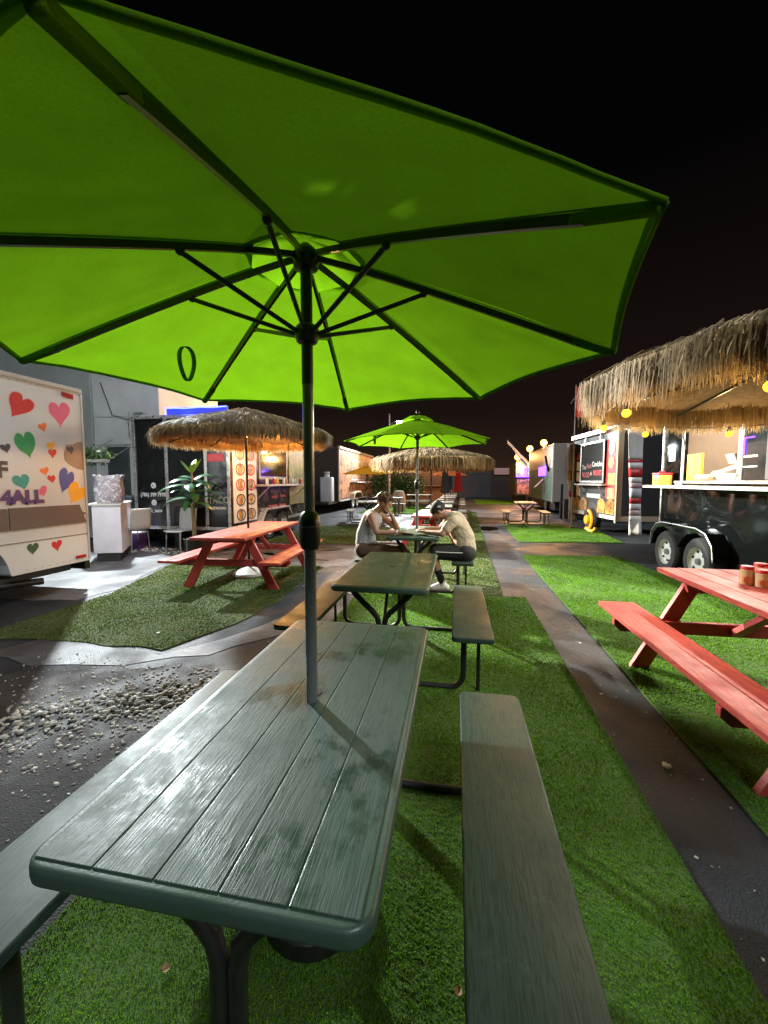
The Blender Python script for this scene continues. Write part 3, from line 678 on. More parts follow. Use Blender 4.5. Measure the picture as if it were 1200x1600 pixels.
# ================================================================ lime umbrellas
def umbrella(R_=.915, zr=1.82, za=2.125, a0=-37.4, fab='lime_fabric', hem='lime_hem', base=True, strap=True):
    root = empty('patio_umbrella'); N8 = 8; r0 = .165
    def rib_z(r): t = r / R_; return za + (zr - za) * (t ** 1.12)
    def pt(i, v, u):
        """panel i, v across 0..1, u from vent to hem"""
        a, b = R(a0 + 45 * i), R(a0 + 45 * (i + 1))
        ra = r0 + (R_ - r0) * u
        pa = Vector((ra * math.cos(a), ra * math.sin(a), rib_z(ra))); pb = Vector((ra * math.cos(b), ra * math.sin(b), rib_z(ra)))
        p = pa.lerp(pb, v); k = 4 * v * (1 - v)
        p.x *= 1 - .010 * k * u; p.y *= 1 - .010 * k * u; p.z += .016 * k * u - .012 * k * (1 - u) * u
        p.z += .0022 * u * (math.sin(v * 34 + i * 2.1 + u * 5) * math.exp(-6 * v) + math.sin((1 - v) * 31 + i * 1.3 + u * 4) * math.exp(-6 * (1 - v))) + .0016 * math.sin(u * 21 + v * 9 + i) * k * u
        return p
    nu, nv = 16, 22
    for i in range(N8):
        vs = []; fs = []
        for u in range(nu + 1):
            for v in range(nv + 1): vs.append(pt(i, v / nv, u / nu) + Vector((0, 0, .012)))
        for u in range(nu):
            for v in range(nv): k = u * (nv + 1) + v; fs.append((k, k + 1, k + nv + 2, k + nv + 1))
        pn = MB().add(vs, fs).build('canopy_panel', fab, root, smooth='all')
        hm = MB().tube([pt(i, v / 12, 1.0) + Vector((0, 0, .010)) for v in range(13)], .0045, 6)
        for w_ in (0, 1):
            q0 = [pt(i, v / 12, (1.0, .982)[w_]) + Vector((0, 0, .0085)) for v in range(13)]
            if w_: hm.add(qp + q0, [(v, v + 1, 14 + v, 13 + v) for v in range(12)])
            qp = q0
        hm.build('hem', hem, pn, smooth='all')
        for e_ in (0, 1):
            sv = []
            for u in range(nu + 1):
                c_ = pt(i, e_, u / nu); d_ = (pt(i, .5, u / nu) - c_).normalized(); sv += [c_ + Vector((0, 0, .0095)), c_ + d_ * .009 + Vector((0, 0, .0095))]
            MB().add(sv, [(2 * u, 2 * u + 1, 2 * u + 3, 2 * u + 2) for u in range(nu)]).build('seam', hem, pn, smooth='all')
    # vent cap over the opening
    vs = [(0, 0, za + .046)]; fs = []
    for ring, (r, z) in enumerate(((.10, za + .034), (.172, za - .008), (.195, za - .023))):
        for k in range(32):
            a = 2 * math.pi * k / 32; sc = 1 + .0; vs.append((r * math.cos(a), r * math.sin(a), z + .006 * math.cos(8 * (a - R(a0)))))
    for k in range(32):
        fs.append((0, 1 + k, 1 + (k + 1) % 32))
        for q in (0, 1): fs.append((1 + 32 * q + k, 1 + 32 * (q + 1) + k, 1 + 32 * (q + 1) + (k + 1) % 32, 1 + 32 * q + (k + 1) % 32))
    MB().add(vs, fs).build('vent_cap', fab, root, smooth='all')
    MB().lathe([(.001, za + .07), (.02, za + .078), (.024, za + .095), (.012, za + .115), (.001, za + .122)], 12).build('finial', 'pole_black', root, smooth=True)
    rib0 = None
    for i in range(N8):
        a = R(a0 + 45 * i)
        if rib0 is None:
            q = MB(); m_ = 7
            for k in range(m_):
                ra, rb = .03 + (R_ * .885 - .03) * k / m_, .03 + (R_ * .885 - .03) * (k + 1) / m_
                q.bar((ra, 0, rib_z(ra) - .004), (rb, 0, rib_z(rb) - .004), .010, .016)
            rib0 = q.build('rib', 'pole_black', root); rb_ = rib0
            ra, rb = R_ * .86, R_ * .995
            pk0 = MB().bar((ra, 0, rib_z(ra) - .004), (rb, 0, rib_z(rb) + .003), .020, .016).build('rib_pocket', hem, root, bevel=.004); pk = pk0
            rs = .385 * R_
            st0 = MB().tube([(.032, 0, zr + .075), (rs, 0, rib_z(rs) - .016)], .0068, 8).ball((rs, 0, rib_z(rs) - .014), .0115).build('strut', 'pole_black', root, smooth=True); st = st0
        else: rb_, pk, st = share(rib0), share(pk0), share(st0)
        for o in (rb_, pk, st): o.rotation_euler = (0, 0, a)
    MB().lathe([(.02, za - .045), (.036, za - .04), (.04, za - .02), (.04, za + .0), (.03, za + .014), (.012, za + .03)], 20).build('hub', 'pole_black', root, smooth=True)
    MB().lathe([(.02, zr + .045), (.031, zr + .05), (.037, zr + .066), (.037, zr + .088), (.028, zr + .1), (.02, zr + .104)], 20).build('runner', 'pole_black', root, smooth=True)
    MB().tube([(0, 0, 1.745), (0, 0, za)], .0175, 16).build('upper_pole', 'pole_black', root, smooth=True)
    MB().tube([(0, 0, 1.30), (0, 0, 1.748)], .0165, 16).build('middle_pole', 'pole_grey', root, smooth=True)
    MB().tube([(0, 0, .03), (0, 0, 1.30)], .0185, 16).build('lower_pole', 'pole_grey', root, smooth=True)
    kb = MB().lathe([(.019, 1.235), (.026, 1.238), (.033, 1.255), (.0345, 1.27), (.0345, 1.318), (.031, 1.335), (.024, 1.35), (.018, 1.356)], 24).build('crank_housing', 'pole_black', root, smooth=True)
    MB().lathe([(.0352, 1.308), (.0356, 1.310), (.0352, 1.312)], 24).build('seam', 'pole_grey', kb, smooth=True)
    MB().tube([(0, .035, 1.29), (0, .06, 1.29), (0, .062, 1.25), (0, .09, 1.245)], .006, 8).build('crank_handle', 'pole_black', kb, smooth=True)
    if base:
        bs = MB().lathe([(.02, .0), (.165, .0), (.17, .012), (.17, .06), (.155, .078), (.06, .10), (.045, .115), (.032, .135), (.03, .27), (.026, .275), (.019, .276)], 28, (0, 0, .016)).build('base', 'black_steel', root, smooth=True)
    if strap:
        a = R(a0 + 45 * 4.45); r = .60 * R_; c = Vector((r * math.cos(a), r * math.sin(a), rib_z(r) - .012)); t_ = Vector((-math.sin(a), math.cos(a), 0))
        q = MB(); n = 28; L_ = []
        for k in range(n + 1):
            w = 2 * math.pi * k / n; L_.append(c + t_ * .030 * math.sin(w) * (1 + .3 * math.cos(w)) + Vector((0, 0, -.062 + .062 * math.cos(w))))
        sw = Vector((math.cos(a), math.sin(a), .15)) * .011
        q.add([p for l_ in L_ for p in (l_ - sw, l_ + sw)], [(2 * k, 2 * k + 1, 2 * k + 3, 2 * k + 2) for k in range(n)])
        q.build('tie_strap', hem, root, smooth='all').modifiers.new('t', 'SOLIDIFY').thickness = .002
    return root
u1 = umbrella(); u1.location = (-.45, 1.19, 0)
tag(u1, 'large lime green patio umbrella through the nearest table', 'umbrella', 'patio umbrellas')
u2 = copy_tree(u1); u2.location = (-.53, 5.62, 0); u2.rotation_euler = (0, 0, R(14)); u2['label'] = 'smaller looking lime green umbrella above the two seated men'
u2.scale = (1.12, 1.12, 1.085)
for i, (x, y, fab, hem, lab, rz) in enumerate(((-3.15, 14.1, 'yellow_fabric', 'yellow_fabric', 'mustard yellow umbrella at the pale table behind the curly haired man', 20),
                                          (-.33, 18.2, 'orange_fabric', 'red_fabric', 'open red orange umbrella far down the row', 8))):
    c = umbrella(fab=fab, hem=hem, strap=False, base=False); c.location = (x, y, 0); c.rotation_euler = (0, 0, R(rz)); c.scale = (1.0, 1.0, .93); tag(c, lab, 'umbrella', 'patio umbrellas')
def closed_umbrella(x, y, lab, m):
    root = empty('folded_umbrella', (x, y, 0), 0, lab, 'umbrella', 'patio umbrellas')
    prof = []; vs = []; fs = []
    for i, (r, z) in enumerate(((.02, 2.05), (.05, 1.95), (.075, 1.7), (.09, 1.4), (.11, 1.15), (.13, 1.05))):
        for k in range(24):
            a = 2 * math.pi * k / 24; q = r * (1 + .35 * math.cos(8 * a)); vs.append((q * math.cos(a), q * math.sin(a), z + .03 * math.cos(8 * a)))
    for i in range(5):
        for k in range(24): fs.append((i * 24 + k, i * 24 + (k + 1) % 24, (i + 1) * 24 + (k + 1) % 24, (i + 1) * 24 + k))
    MB().add(vs, fs).build('folded_canopy', m, root, smooth='all')
    MB().tube([(0, 0, 0), (0, 0, 2.1)], .018, 10).build('pole', 'pole_black', root, smooth=True)
    MB().lathe([(.02, 0), (.2, 0), (.2, .05), (.05, .08), (.02, .2)], 18).build('base', 'black_steel', root, smooth=True)
closed_umbrella(.10, 16.1, 'folded red umbrella hanging far down the row', 'red_fabric')
closed_umbrella(-.36, 14.05, 'folded dark umbrella at the second tan table', 'black_cloth')
closed_umbrella(-.24, 20.2, 'folded dark umbrella at the fifth tan table', 'black_cloth')

# ================================================================ thatched umbrellas
def thatch(V, F, p0, p1, p2, w, side):
    """one strand: two quads through p0, p1, p2"""
    k = sum(len(x) for x in V)
    V.append(np.array([p0 - side * w, p0 + side * w, p1 + side * w, p1 - side * w, p2 + side * w * .6, p2 - side * w * .6])); F.append(np.array([[k, k + 1, k + 2, k + 3], [k + 3, k + 2, k + 4, k + 5]]))
def tiki(R_, ze, zt, za, seed=1, dens=1.0, w0=.0045):
    """ze: fringe end, zt: eave height, za: apex"""
    q = np.random.default_rng(seed); root = empty('thatched_umbrella')
    # dark straw cone added under the strands to block light
    vs = []; fs = []; nr = 6; ns = 32
    for i in range(nr + 1):
        t = .03 + .96 * i / nr
        for k in range(ns):
            a = 2 * math.pi * k / ns; vs.append((R_ * t * math.cos(a), R_ * t * math.sin(a), za - .05 + (zt - za) * t ** 1.08 - .01))
    for i in range(nr):
        for k in range(ns): fs.append((i * ns + k, i * ns + (k + 1) % ns, (i + 1) * ns + (k + 1) % ns, (i + 1) * ns + k))
    MB().add(vs, fs).build('light_block_cone', 'straw_under', root, smooth='all')
    def build(rows, name, m):
        V = []; nst = 0
        out = []
        for (t0, n, l, drop, lift, ww) in rows:
            n = int(n * dens)
            a = q.uniform(0, 2 * np.pi, n); t = t0 + q.normal(0, .025, n); lobe = 1 + .02 * np.sin(a * 9 + seed) + .015 * np.sin(a * 17)
            r = R_ * t * lobe; z = za + (zt - za) * np.clip(t, 0, 1.05) ** 1.08 + q.uniform(0, lift, n)
            ll = l * q.uniform(.7, 1.15, n); ab = a + q.normal(0, .05, n)
            slope = (za - zt) / R_
            ca, sa = np.cos(a), np.sin(a); cb, sb = np.cos(ab), np.sin(ab)
            d1 = np.stack([cb * (1 - drop), sb * (1 - drop), np.full(n, -slope * (1 - drop) - drop * .9)], 1)
            d2 = np.stack([cb * (1 - drop) * .45, sb * (1 - drop) * .45, np.full(n, -slope - drop * 1.15)], 1) + q.normal(0, .07, (n, 3))
            p0 = np.stack([r * ca, r * sa, z], 1); p1 = p0 + d1 * (ll * .5)[:, None]; p2 = p1 + d2 * (ll * .55)[:, None]
            sd = np.stack([-sa, ca, q.normal(0, .3, n)], 1); w = (ww * q.uniform(.6, 1.5, n))[:, None]
            out.append(np.stack([p0 - sd * w, p0 + sd * w, p1 + sd * w, p1 - sd * w, p2 + sd * w * .5, p2 - sd * w * .5], 1).reshape(-1, 3))
        V = np.concatenate(out); n = len(V) // 6; b = np.arange(n) * 6
        F = np.concatenate([np.stack([b, b + 1, b + 2, b + 3], 1), np.stack([b + 3, b + 2, b + 4, b + 5], 1)])
        o = raw_mesh(name, V, F, m, root); tag(o, kind='stuff'); return o
    fl = zt - ze
    build([(.04, 260, .30, .1, .04, w0), (.18, 420, .30, .05, .05, w0), (.34, 620, .30, .05, .05, w0), (.5, 800, .30, .05, .06, w0), (.66, 950, .30, .08, .06, w0), (.80, 1150, .28, .12, .06, w0), (.90, 1300, .26, .25, .06, w0)], 'thatch', 'straw_top')
    build([(.97, 2100, fl * .72, .78, .02, w0 * .95), (1.0, 2300, fl * .76, .93, .02, w0 * .9), (.93, 1700, fl * .80, .95, .0, w0 * .9)], 'fringe', 'straw')
    for k in range(8):
        a = 2 * math.pi * (k + .3) / 8; MB().bar((0, 0, za - .12), (R_ * .94 * math.cos(a), R_ * .94 * math.sin(a), zt - .10), .012, .018).build('rib', 'pole_black', root)
    MB().tube([(0, 0, .02), (0, 0, za - .06)], .0175, 12).build('pole', 'pole_black', root, smooth=True)
    return root
tk = tiki(1.20, 1.95, 2.13, 2.51, 1, 1.5, .0042); tk.location = (-3.10, 5.6, 0)
tag(tk, 'thatched straw umbrella over the left red table', 'umbrella', 'thatched umbrellas')
MB().lathe([(.02, 0), (.24, 0), (.25, .02), (.235, .05), (.12, .10), (.04, .125), (.02, .13)], 24, (0, 0, .016)).build('base', 'white_trim', tk, smooth=True)
tk2 = tiki(1.17, 1.845, 2.075, 2.37, 5, 2.6, .0027); tk2.location = (2.04, 2.70, 0)
tag(tk2, 'thatched straw umbrella hung with yellow bulbs over the right red table', 'umbrella', 'thatched umbrellas')
tk3 = tiki(1.30, 1.66, 1.93, 2.22, 9, 1.0, .007); tk3.location = (-.55, 9.2, 0)
tag(tk3, 'thatched straw umbrella behind the smaller lime umbrella', 'umbrella', 'thatched umbrellas')

ib = empty('pendant_bulb', (-3.02, 6.1, 2.27), 0, 'orange bulb hung inside the left thatched umbrella', 'lamp')
MB().tube([(0, 0, .12), (0, 0, -.02)], .004, 6).build('flex', 'matte_black', ib); MB().lathe([(.004, -.02), (.018, -.022), (.02, -.06), (.016, -.065)], 10).build('socket', 'matte_black', ib, smooth=True); MB().ball((0, 0, -.09), .032, 12, 8).build('bulb', 'lamp_orange', ib, smooth='all')
point('bulb_light', (0, .07, -.10), 75, (1, .47, .13), ib, .04)
# ---- yellow string bulbs under the right thatched umbrella
sl = empty('string_lights', (2.04, 2.70, 0), 0, 'string of round yellow bulbs under the right thatched umbrella', 'string lights')
cord = []
for k in range(49):
    a = 2 * math.pi * k / 48; cord.append((1.10 * math.cos(a), 1.10 * math.sin(a), 1.905 - .012 * abs(math.sin(a * 5))))
MB().tube(cord, .004, 6, caps=False).build('cord', 'matte_black', sl, smooth=True)
for k in range(10):
    a = 2 * math.pi * (k + .25) / 10; x, y = 1.10 * math.cos(a), 1.10 * math.sin(a)
    so = MB().lathe([(.004, 1.895), (.014, 1.89), (.016, 1.865), (.013, 1.858)], 10, (x, y, 0)).build('socket', 'matte_black', sl, smooth=True)
    MB().ball((x, y, 1.838), .024, 12, 8).build('bulb', 'bulb_yellow', sl, smooth='all')
    point('bulb_light', (x * .95, y * .95, 1.80), 4.5, (1, .70, .32), sl, .03)
# ================================================================ vehicles, trailers and buildings
def wheel(parent, x, y, z, r, w, side, rim='rim_white', name='wheel', hub=.62):
    """side: +1 faces +X, -1 faces -X"""
    t = MB().lathe([(r * .60, -w / 2), (r * .9, -w / 2), (r * .98, -w * .36), (r, -w * .2), (r, w * .2), (r * .98, w * .36), (r * .9, w / 2), (r * .60, w / 2)], 30, axis='X', caps=False).build(name, 'rubber', parent, smooth=True)
    t.location = (x, y, z)
    d = side * w * .5
    q = MB().lathe([(r * .2, d * .55), (r * .34, d * .62), (r * .52, d * .35), (r * .58, d * .5), (r * .61, d * .98), (r * .63, d * .98), (r * .63, d * .2)], 30, axis='X').build('rim', rim, t, smooth=True)
    h = MB().lathe([(r * .001, d * .9), (r * .13, d * .88), (r * .15, d * .5), (r * .21, d * .45)], 16, axis='X').build('hub_cap', 'rim_grey', t, smooth=True)
    h0 = None
    for k in range(6):
        a = 2 * math.pi * k / 6 + .3; lc = (0, r * .42 * math.cos(a), r * .42 * math.sin(a))
        if h0 is None: h0 = MB().lathe([(r * .06, d * .50), (r * .06, d * .70)], 10, axis='X').build('rim_hole', 'matte_black', t); h0.location = lc
        else: share(h0, loc=lc)
    return t
def heart(w, h, n=30):
    out = []
    for i in range(n):
        t = 2 * math.pi * i / n; out.append((16 * math.sin(t) ** 3 / 32 * w, (13 * math.cos(t) - 5 * math.cos(2 * t) - 2 * math.cos(3 * t) - math.cos(4 * t) + 2.4) / 29 * h))
    return out

# ---- white truck with painted hearts, on the left
X0 = -4.9
tr = empty('food_truck', (0, 0, 0), 0, 'white food truck painted with coloured hearts at the left edge', 'truck')
prof = [(4.60, .38), (4.60, 2.60), (4.57, 2.65), (-1.6, 2.65), (-1.6, .38), (2.62, .38)]
prof += [(3.12 + .50 * math.cos(R(a)), .34 + .52 * math.sin(R(a))) for a in range(175, 0, -12)] + [(3.63, .38)]
MB().prism(prof, -7.1, X0, 'X').build('body', 'white_paint', tr, bevel=.012)
MB().box((X0, -1.6, 2.605), (X0 + .022, 4.60, 2.655)).build('roof_rail', 'white_trim', tr, bevel=.006)
MB().box((X0 - .03, 4.585, .40), (X0 + .010, 4.612, 2.6)).build('corner_trim', 'white_trim', tr, bevel=.004)
MB().box((X0, -1.6, .745), (X0 + .007, 4.59, .752)).build('seam', 'brown_stripe', tr)
for (a, b) in ((-1.55, 2.2), (2.22, 3.62), (3.64, None)):
    if b: poly = [(a, .90), (b, .90), (b, 1.145), (a, 1.145)]
    else: poly = [(3.635, .90), (4.575, .905), (4.485, 1.145), (3.635, 1.15)]
    MB().prism(poly, X0, X0 + .016, 'X').build('stripe_panel', 'brown_stripe', tr, bevel=.003)
HEARTS = [('red', 3.820, 2.298, .27, .30, -32), ('pink', 4.298, 2.282, .267, .319, 2), ('orange', 4.080, 2.095, .107, .100, 20), ('green', 3.878, 1.857, .235, .33, 14), ('black', 3.657, 1.81, .105, .106, 15),
          ('yellow', 4.167, 1.877, .103, .101, 10), ('red', 4.177, 1.788, .104, .11, 0), ('plum', 4.415, 1.845, .09, .11, 15), ('orange', 4.069, 1.566, .101, .1, 15), ('red', 4.149, 1.474, .103, .103, 10),
          ('blue', 4.320, 1.442, .215, .32, -22), ('yellow', 4.450, 1.279, .26, .29, -34), ('teal', 3.802, 1.435, .19, .186, 12), ('pink', 4.02, 1.323, .152, .123, 25), ('dgreen', 3.868, .652, .13, .143, -5), ('red', 4.16, .644, .129, .136, 5),
          ('orange', 3.2, 2.1, .2, .2, 10), ('blue', 2.9, 1.7, .25, .3, -10), ('green', 2.4, 2.2, .3, .3, 8)]
tp = [(4.598, 1.97), (4.52, 1.965), (4.46, 1.93), (4.36, 1.91), (4.325, 1.80), (4.33, 1.72), (4.40, 1.66), (4.50, 1.61), (4.598, 1.60)]
MB().prism(tp, X0, X0 + .003, 'X').build('worn_patch', 'tan_patch', tr)
for i, (cn, y, z, w, h, r) in enumerate(HEARTS):
    ca, sa = math.cos(R(r)), math.sin(R(r)); hq = random.Random(i); ph = [hq.uniform(0, 6.28) for _ in range(3)]
    def wob(a, b, s=1.0):
        t = math.atan2(b, a); k = s * (1 + .05 * math.sin(2 * t + ph[0]) + .04 * math.sin(3 * t + ph[1]) + .02 * math.sin(7 * t + ph[2])); a, b = a * k, b * k; return (min(4.592, y + a * ca - b * sa), z + a * sa + b * ca)
    pl = [wob(a, b) for a, b in heart(w, h)]
    ho = MB().prism([wob(a, b, 1.09) for a, b in heart(w, h)], X0 + (.0030 if cn == 'plum' else 0), X0 + .0007 + .0002 * (i % 3) + (.0028 if cn == 'plum' else 0), 'X').build('overspray', 'spray_' + cn, tr)
    if y + w * .6 > 4.59: pl = [(min(a, 4.592), b) for a, b in pl]
    o = MB().prism(pl, X0 + (.0034 if cn == 'plum' else 0), X0 + .0014 + .0004 * (i % 3) + (.0026 if cn == 'plum' else 0), 'X').build('heart', 'heart_' + cn, tr)
text('4ALL', .20, (X0 + .0030, 3.80, 1.262), FACE_EAST, 'heart_halo', tr, bold=.022, ext=.0005, sx=1.06)
text('4ALL', .20, (X0 + .0042, 3.80, 1.262), FACE_EAST, 'heart_purple', tr, bold=.013, ext=.0008, sx=1.06)
text('F', .24, (X0 + .0085, 3.60, 1.57), FACE_EAST, 'heart_black', tr, bold=.01, ext=.0008)
text('FOOD', .24, (X0 + .0085, 3.05, 1.262), FACE_EAST, 'heart_purple', tr, bold=.006, ext=.0008) if False else None
for y in (1.0, 2.2, 3.42): MB().box((X0, y, 1.16), (X0 + .0025, y + .006, 2.60)).build('panel_seam', 'brown_stripe', tr)
MB().box((X0, 4.54, 1.02), (X0 + .02, 4.585, 1.05)).build('latch', 'alu', tr, bevel=.004)
rv0 = None
for k in range(18):
    for z in (2.585, .40 + .0):
        if z < 1 and k < 9: continue
        p_ = (X0, 3.30 + k * .075 if z > 1 else 3.0 + k * .088, z + (.02 if z < 1 else 0))
        if rv0 is None: rv0 = MB().lathe([(.008, 0), (.008, .002), (.004, .0045), (.0005, .005)], 8, axis='X').build('rivet', 'white_trim', tr, smooth=True); rv0.location = p_
        else: share(rv0, loc=p_)
MB().prism([(4.335, 2.52), (4.485, 2.505), (4.485, 2.565), (4.335, 2.575)], X0, X0 + .018, 'X').build('marker_light', 'tail_red', tr, bevel=.005)
MB().box((X0, 4.40, .435), (X0 + .02, 4.54, .475)).build('marker_light', 'tail_red', tr, bevel=.008)
wheel(tr, -5.12, 3.12, .37, .37, .24, 1)
ex = MB().tube([(-5.3, 3.2, .24), (-5.1, 3.75, .24), (-4.97, 4.02, .23)], .042, 14, caps=False).build('exhaust_pipe', 'black_steel', tr, smooth=True)
MB().box((-6.9, -1.4, .26), (-5.1, 4.5, .385)).build('underbody', 'matte_black', tr)
MB().box((-7.05, 4.60, .25), (-4.98, 4.68, .42)).build('rear_bumper', 'black_steel', tr, bevel=.01)

# ---- concrete building behind, with the floodlight that lights the row
bd = empty('concrete_building', (0, 0, 0), 0, 'grey concrete building behind the white truck and black trailer', 'building')
MB().box((-16, 8.8, 0), (-7.15, 11.3, 6.2)).build('wall', 'stucco', bd, bevel=.02)
MB().box((-16.05, 8.72, 0), (-9.0, 8.80, 6.2)).build('pilaster', 'stucco_dark', bd, bevel=.015)
MB().box((-16.1, 8.66, 6.2), (-7.05, 11.4, 6.38)).build('parapet', 'stucco_dark', bd, bevel=.02)
for z in (2.35, 3.05): MB().box((-8.98, 8.792, z), (-7.15, 8.8015, z + .012)).build('joint', 'stucco_dark', bd)
dr = MB().box((-8.62, 8.74, 0), (-8.02, 8.80, 2.30)).build('door', 'door_dark', bd, bevel=.01)
MB().box((-8.66, 8.72, 2.30), (-7.98, 8.80, 2.37)).build('frame', 'stucco_dark', dr)
MB().tube([(-8.1, 8.72, 1.05), (-8.1, 8.68, 1.05)], .03, 10).build('handle', 'alu', dr)
MB().tube([(-8.0, 8.78, 3.15), (-8.0, 8.78, 2.6), (-7.85, 8.77, 2.5)], .014, 8).build('conduit', 'alu', bd, smooth=True)
MB().tube([(-8.75, 8.78, 3.9), (-8.45, 8.775, 3.1), (-8.0, 8.775, 2.98), (-7.62, 8.775, 3.05), (-7.6, 8.775, 2.2)], .010, 6).build('cable', 'matte_black', bd, smooth=True)
MB().box((-7.75, 8.66, 2.85), (-7.48, 8.80, 3.12)).build('meter_box', 'alu', bd, bevel=.012)
fl = empty('wall_floodlight', (-8.1, 8.4, 5.2), 0, 'floodlight bracketed high on the concrete building', 'lamp')
MB().tube([(0, .40, -.02), (0, .22, .06), (0, .08, .04)], .025, 8).build('bracket', 'black_steel', fl, smooth=True)
MB().box((-.22, -.04, -.15), (.22, .07, .15), Euler((R(-25), 0, R(45))).to_matrix()).build('housing', 'black_steel', fl, bevel=.015)
MB().box((-.19, -.055, -.12), (.19, -.043, .12), Euler((R(-25), 0, R(45))).to_matrix(), (0, .015, 0)).build('lens', 'lamp_white', fl)
spot('flood_light', (.09, -.12, -.06), (7.6, -6.4, -5.2), 4600, (.90, .98, 1.0), fl, 105, .12, .5)

fl = empty('corner_floodlight', (-6.75, 11.25, 4.45), 0, 'floodlight on the right end of the concrete building', 'lamp')
MB().tube([(-.42, .0, .0), (-.2, 0, .1), (0, 0, .06)], .025, 8).build('bracket', 'black_steel', fl, smooth=True)
MB().box((-.22, -.06, -.15), (.22, .05, .15), Euler((R(-25), 0, R(32))).to_matrix()).build('housing', 'black_steel', fl, bevel=.015)
MB().box((-.19, -.075, -.12), (.19, -.063, .12), Euler((R(-25), 0, R(32))).to_matrix(), (0, -.005, 0)).build('lens', 'lamp_white', fl)
spot('flood_light', (.07, -.14, -.07), (8.0, -6.8, -4.45), 15000, (.99, 1.0, .88), fl, 98, .12, .35)
# ---- things between truck and trailer
cb = empty('serving_cabinet', (0, 0, 0), 0, 'pale cloth covered cabinet behind the white truck', 'cabinet')
MB().prism([(-6.35, 6.05), (-5.9, 6.2), (-6.6, 7.2), (-7.1, 7.0)], .16, 1.02).build('cabinet_body', 'white_cloth', cb, bevel=.015)
MB().prism([(-6.38, 6.0), (-5.86, 6.17), (-6.6, 7.24), (-7.14, 7.03)], 1.02, 1.05).build('cabinet_top', 'white_trim', cb, bevel=.008)
MB().prism([(-6.33, 6.1), (-5.97, 6.22), (-6.62, 7.15), (-7.02, 6.98)], .0, .16).build('plinth', 'matte_black', cb)
bag = empty('packed_sack', (-6.35, 6.45, 1.05), R(30), 'open printed plastic sack standing on the pale cabinet', 'bag')
vs = []; fs = []
for i, (s, z) in enumerate(((.86, 0), (1.0, .06), (1.0, .25), (.95, .40), (1.08, .50), (1.02, .515), (.8, .43))):
    for k, (a, b) in enumerate(rrect(.44, .30, .09, 4)):
        j = 1 + .05 * math.sin(k * 1.7 + i); vs.append((a * s * j, b * s * j, z + (.02 * math.sin(k * 2.1) if i > 3 else 0)))
nn = len(rrect(.44, .30, .09, 4))
for i in range(6):
    for k in range(nn): fs.append((i * nn + k, i * nn + (k + 1) % nn, (i + 1) * nn + (k + 1) % nn, (i + 1) * nn + k))
fs += [tuple(range(nn - 1, -1, -1)), tuple(6 * nn + k for k in range(nn))]
MB().add(vs, fs).build('sack', 'bag_print', bag, smooth=True)

def leaf_cloud(name, c, sx, sy, sz, n, size, parent, m='leaf_mass', seed=0):
    q = np.random.default_rng(seed); P = q.normal(0, .42, (n, 3)); P *= np.clip(1.0 / np.maximum(1, np.linalg.norm(P, axis=1)), 0, 1)[:, None]
    P = P * [sx, sy, sz] + np.array(c)
    d = q.normal(0, 1, (n, 3)); d[:, 2] -= .25; d /= np.linalg.norm(d, axis=1)[:, None]; e = np.cross(d, q.normal(0, 1, (n, 3))); e /= np.linalg.norm(e, axis=1)[:, None]
    L_ = (size * q.uniform(.6, 1.4, n))[:, None]; Wd = L_ * .28
    V = np.stack([P, P + d * L_ * .5 + e * Wd, P + d * L_, P + d * L_ * .5 - e * Wd], 1).reshape(-1, 3); b = np.arange(n) * 4
    return raw_mesh(name, V, np.stack([b, b + 1, b + 2, b + 3], 1), m, parent)
hp = empty('hanging_plant', (-8.0, 7.6, 0), 0, 'trailing plant in a hanging shelf above the door behind the truck', 'plant')
tag(leaf_cloud('foliage', (0, 0, 2.02), .62, .3, .20, 700, .075, hp, seed=2), kind='stuff')
MB().box((-.52, -.12, 1.86), (.45, .12, 1.93)).build('planter', 'white_trim', hp, bevel=.01)
for x in (-.45, .4): MB().tube([(x, .1, 1.9), (x, 1.15, 2.5)], .01, 6).build('bracket', 'alu', hp)
sc_ = empty('service_cart', (-7.45, 8.05, 0), 0, 'dark blue grey utility cart beside the dark door', 'cart')
MB().box((-.28, -.25, .12), (.30, .25, .98)).build('cart_body', 'grey_blue', sc_, bevel=.02); MB().box((-.31, -.28, .98), (.33, .28, 1.12)).build('cart_lid', 'grey_blue', sc_, bevel=.03)
for x in (-.22, .24):
    for y in (-.2, .2): MB().lathe([(.03, -.02), (.06, -.02), (.06, .02), (.03, .02)], 12, (x, y, .06), 'X').build('caster', 'rubber', sc_)
tb = empty('purple_crate', (-6.78, 7.42, 0), R(10), 'purple cloth covered crate beside the white chair', 'crate')
MB().box((-.2, -.15, 0), (.2, .15, .34)).build('crate_body', 'heart_purple', tb, bevel=.015); MB().box((-.21, -.16, .34), (.21, .16, .375)).build('crate_cloth', 'white_cloth', tb, bevel=.012)

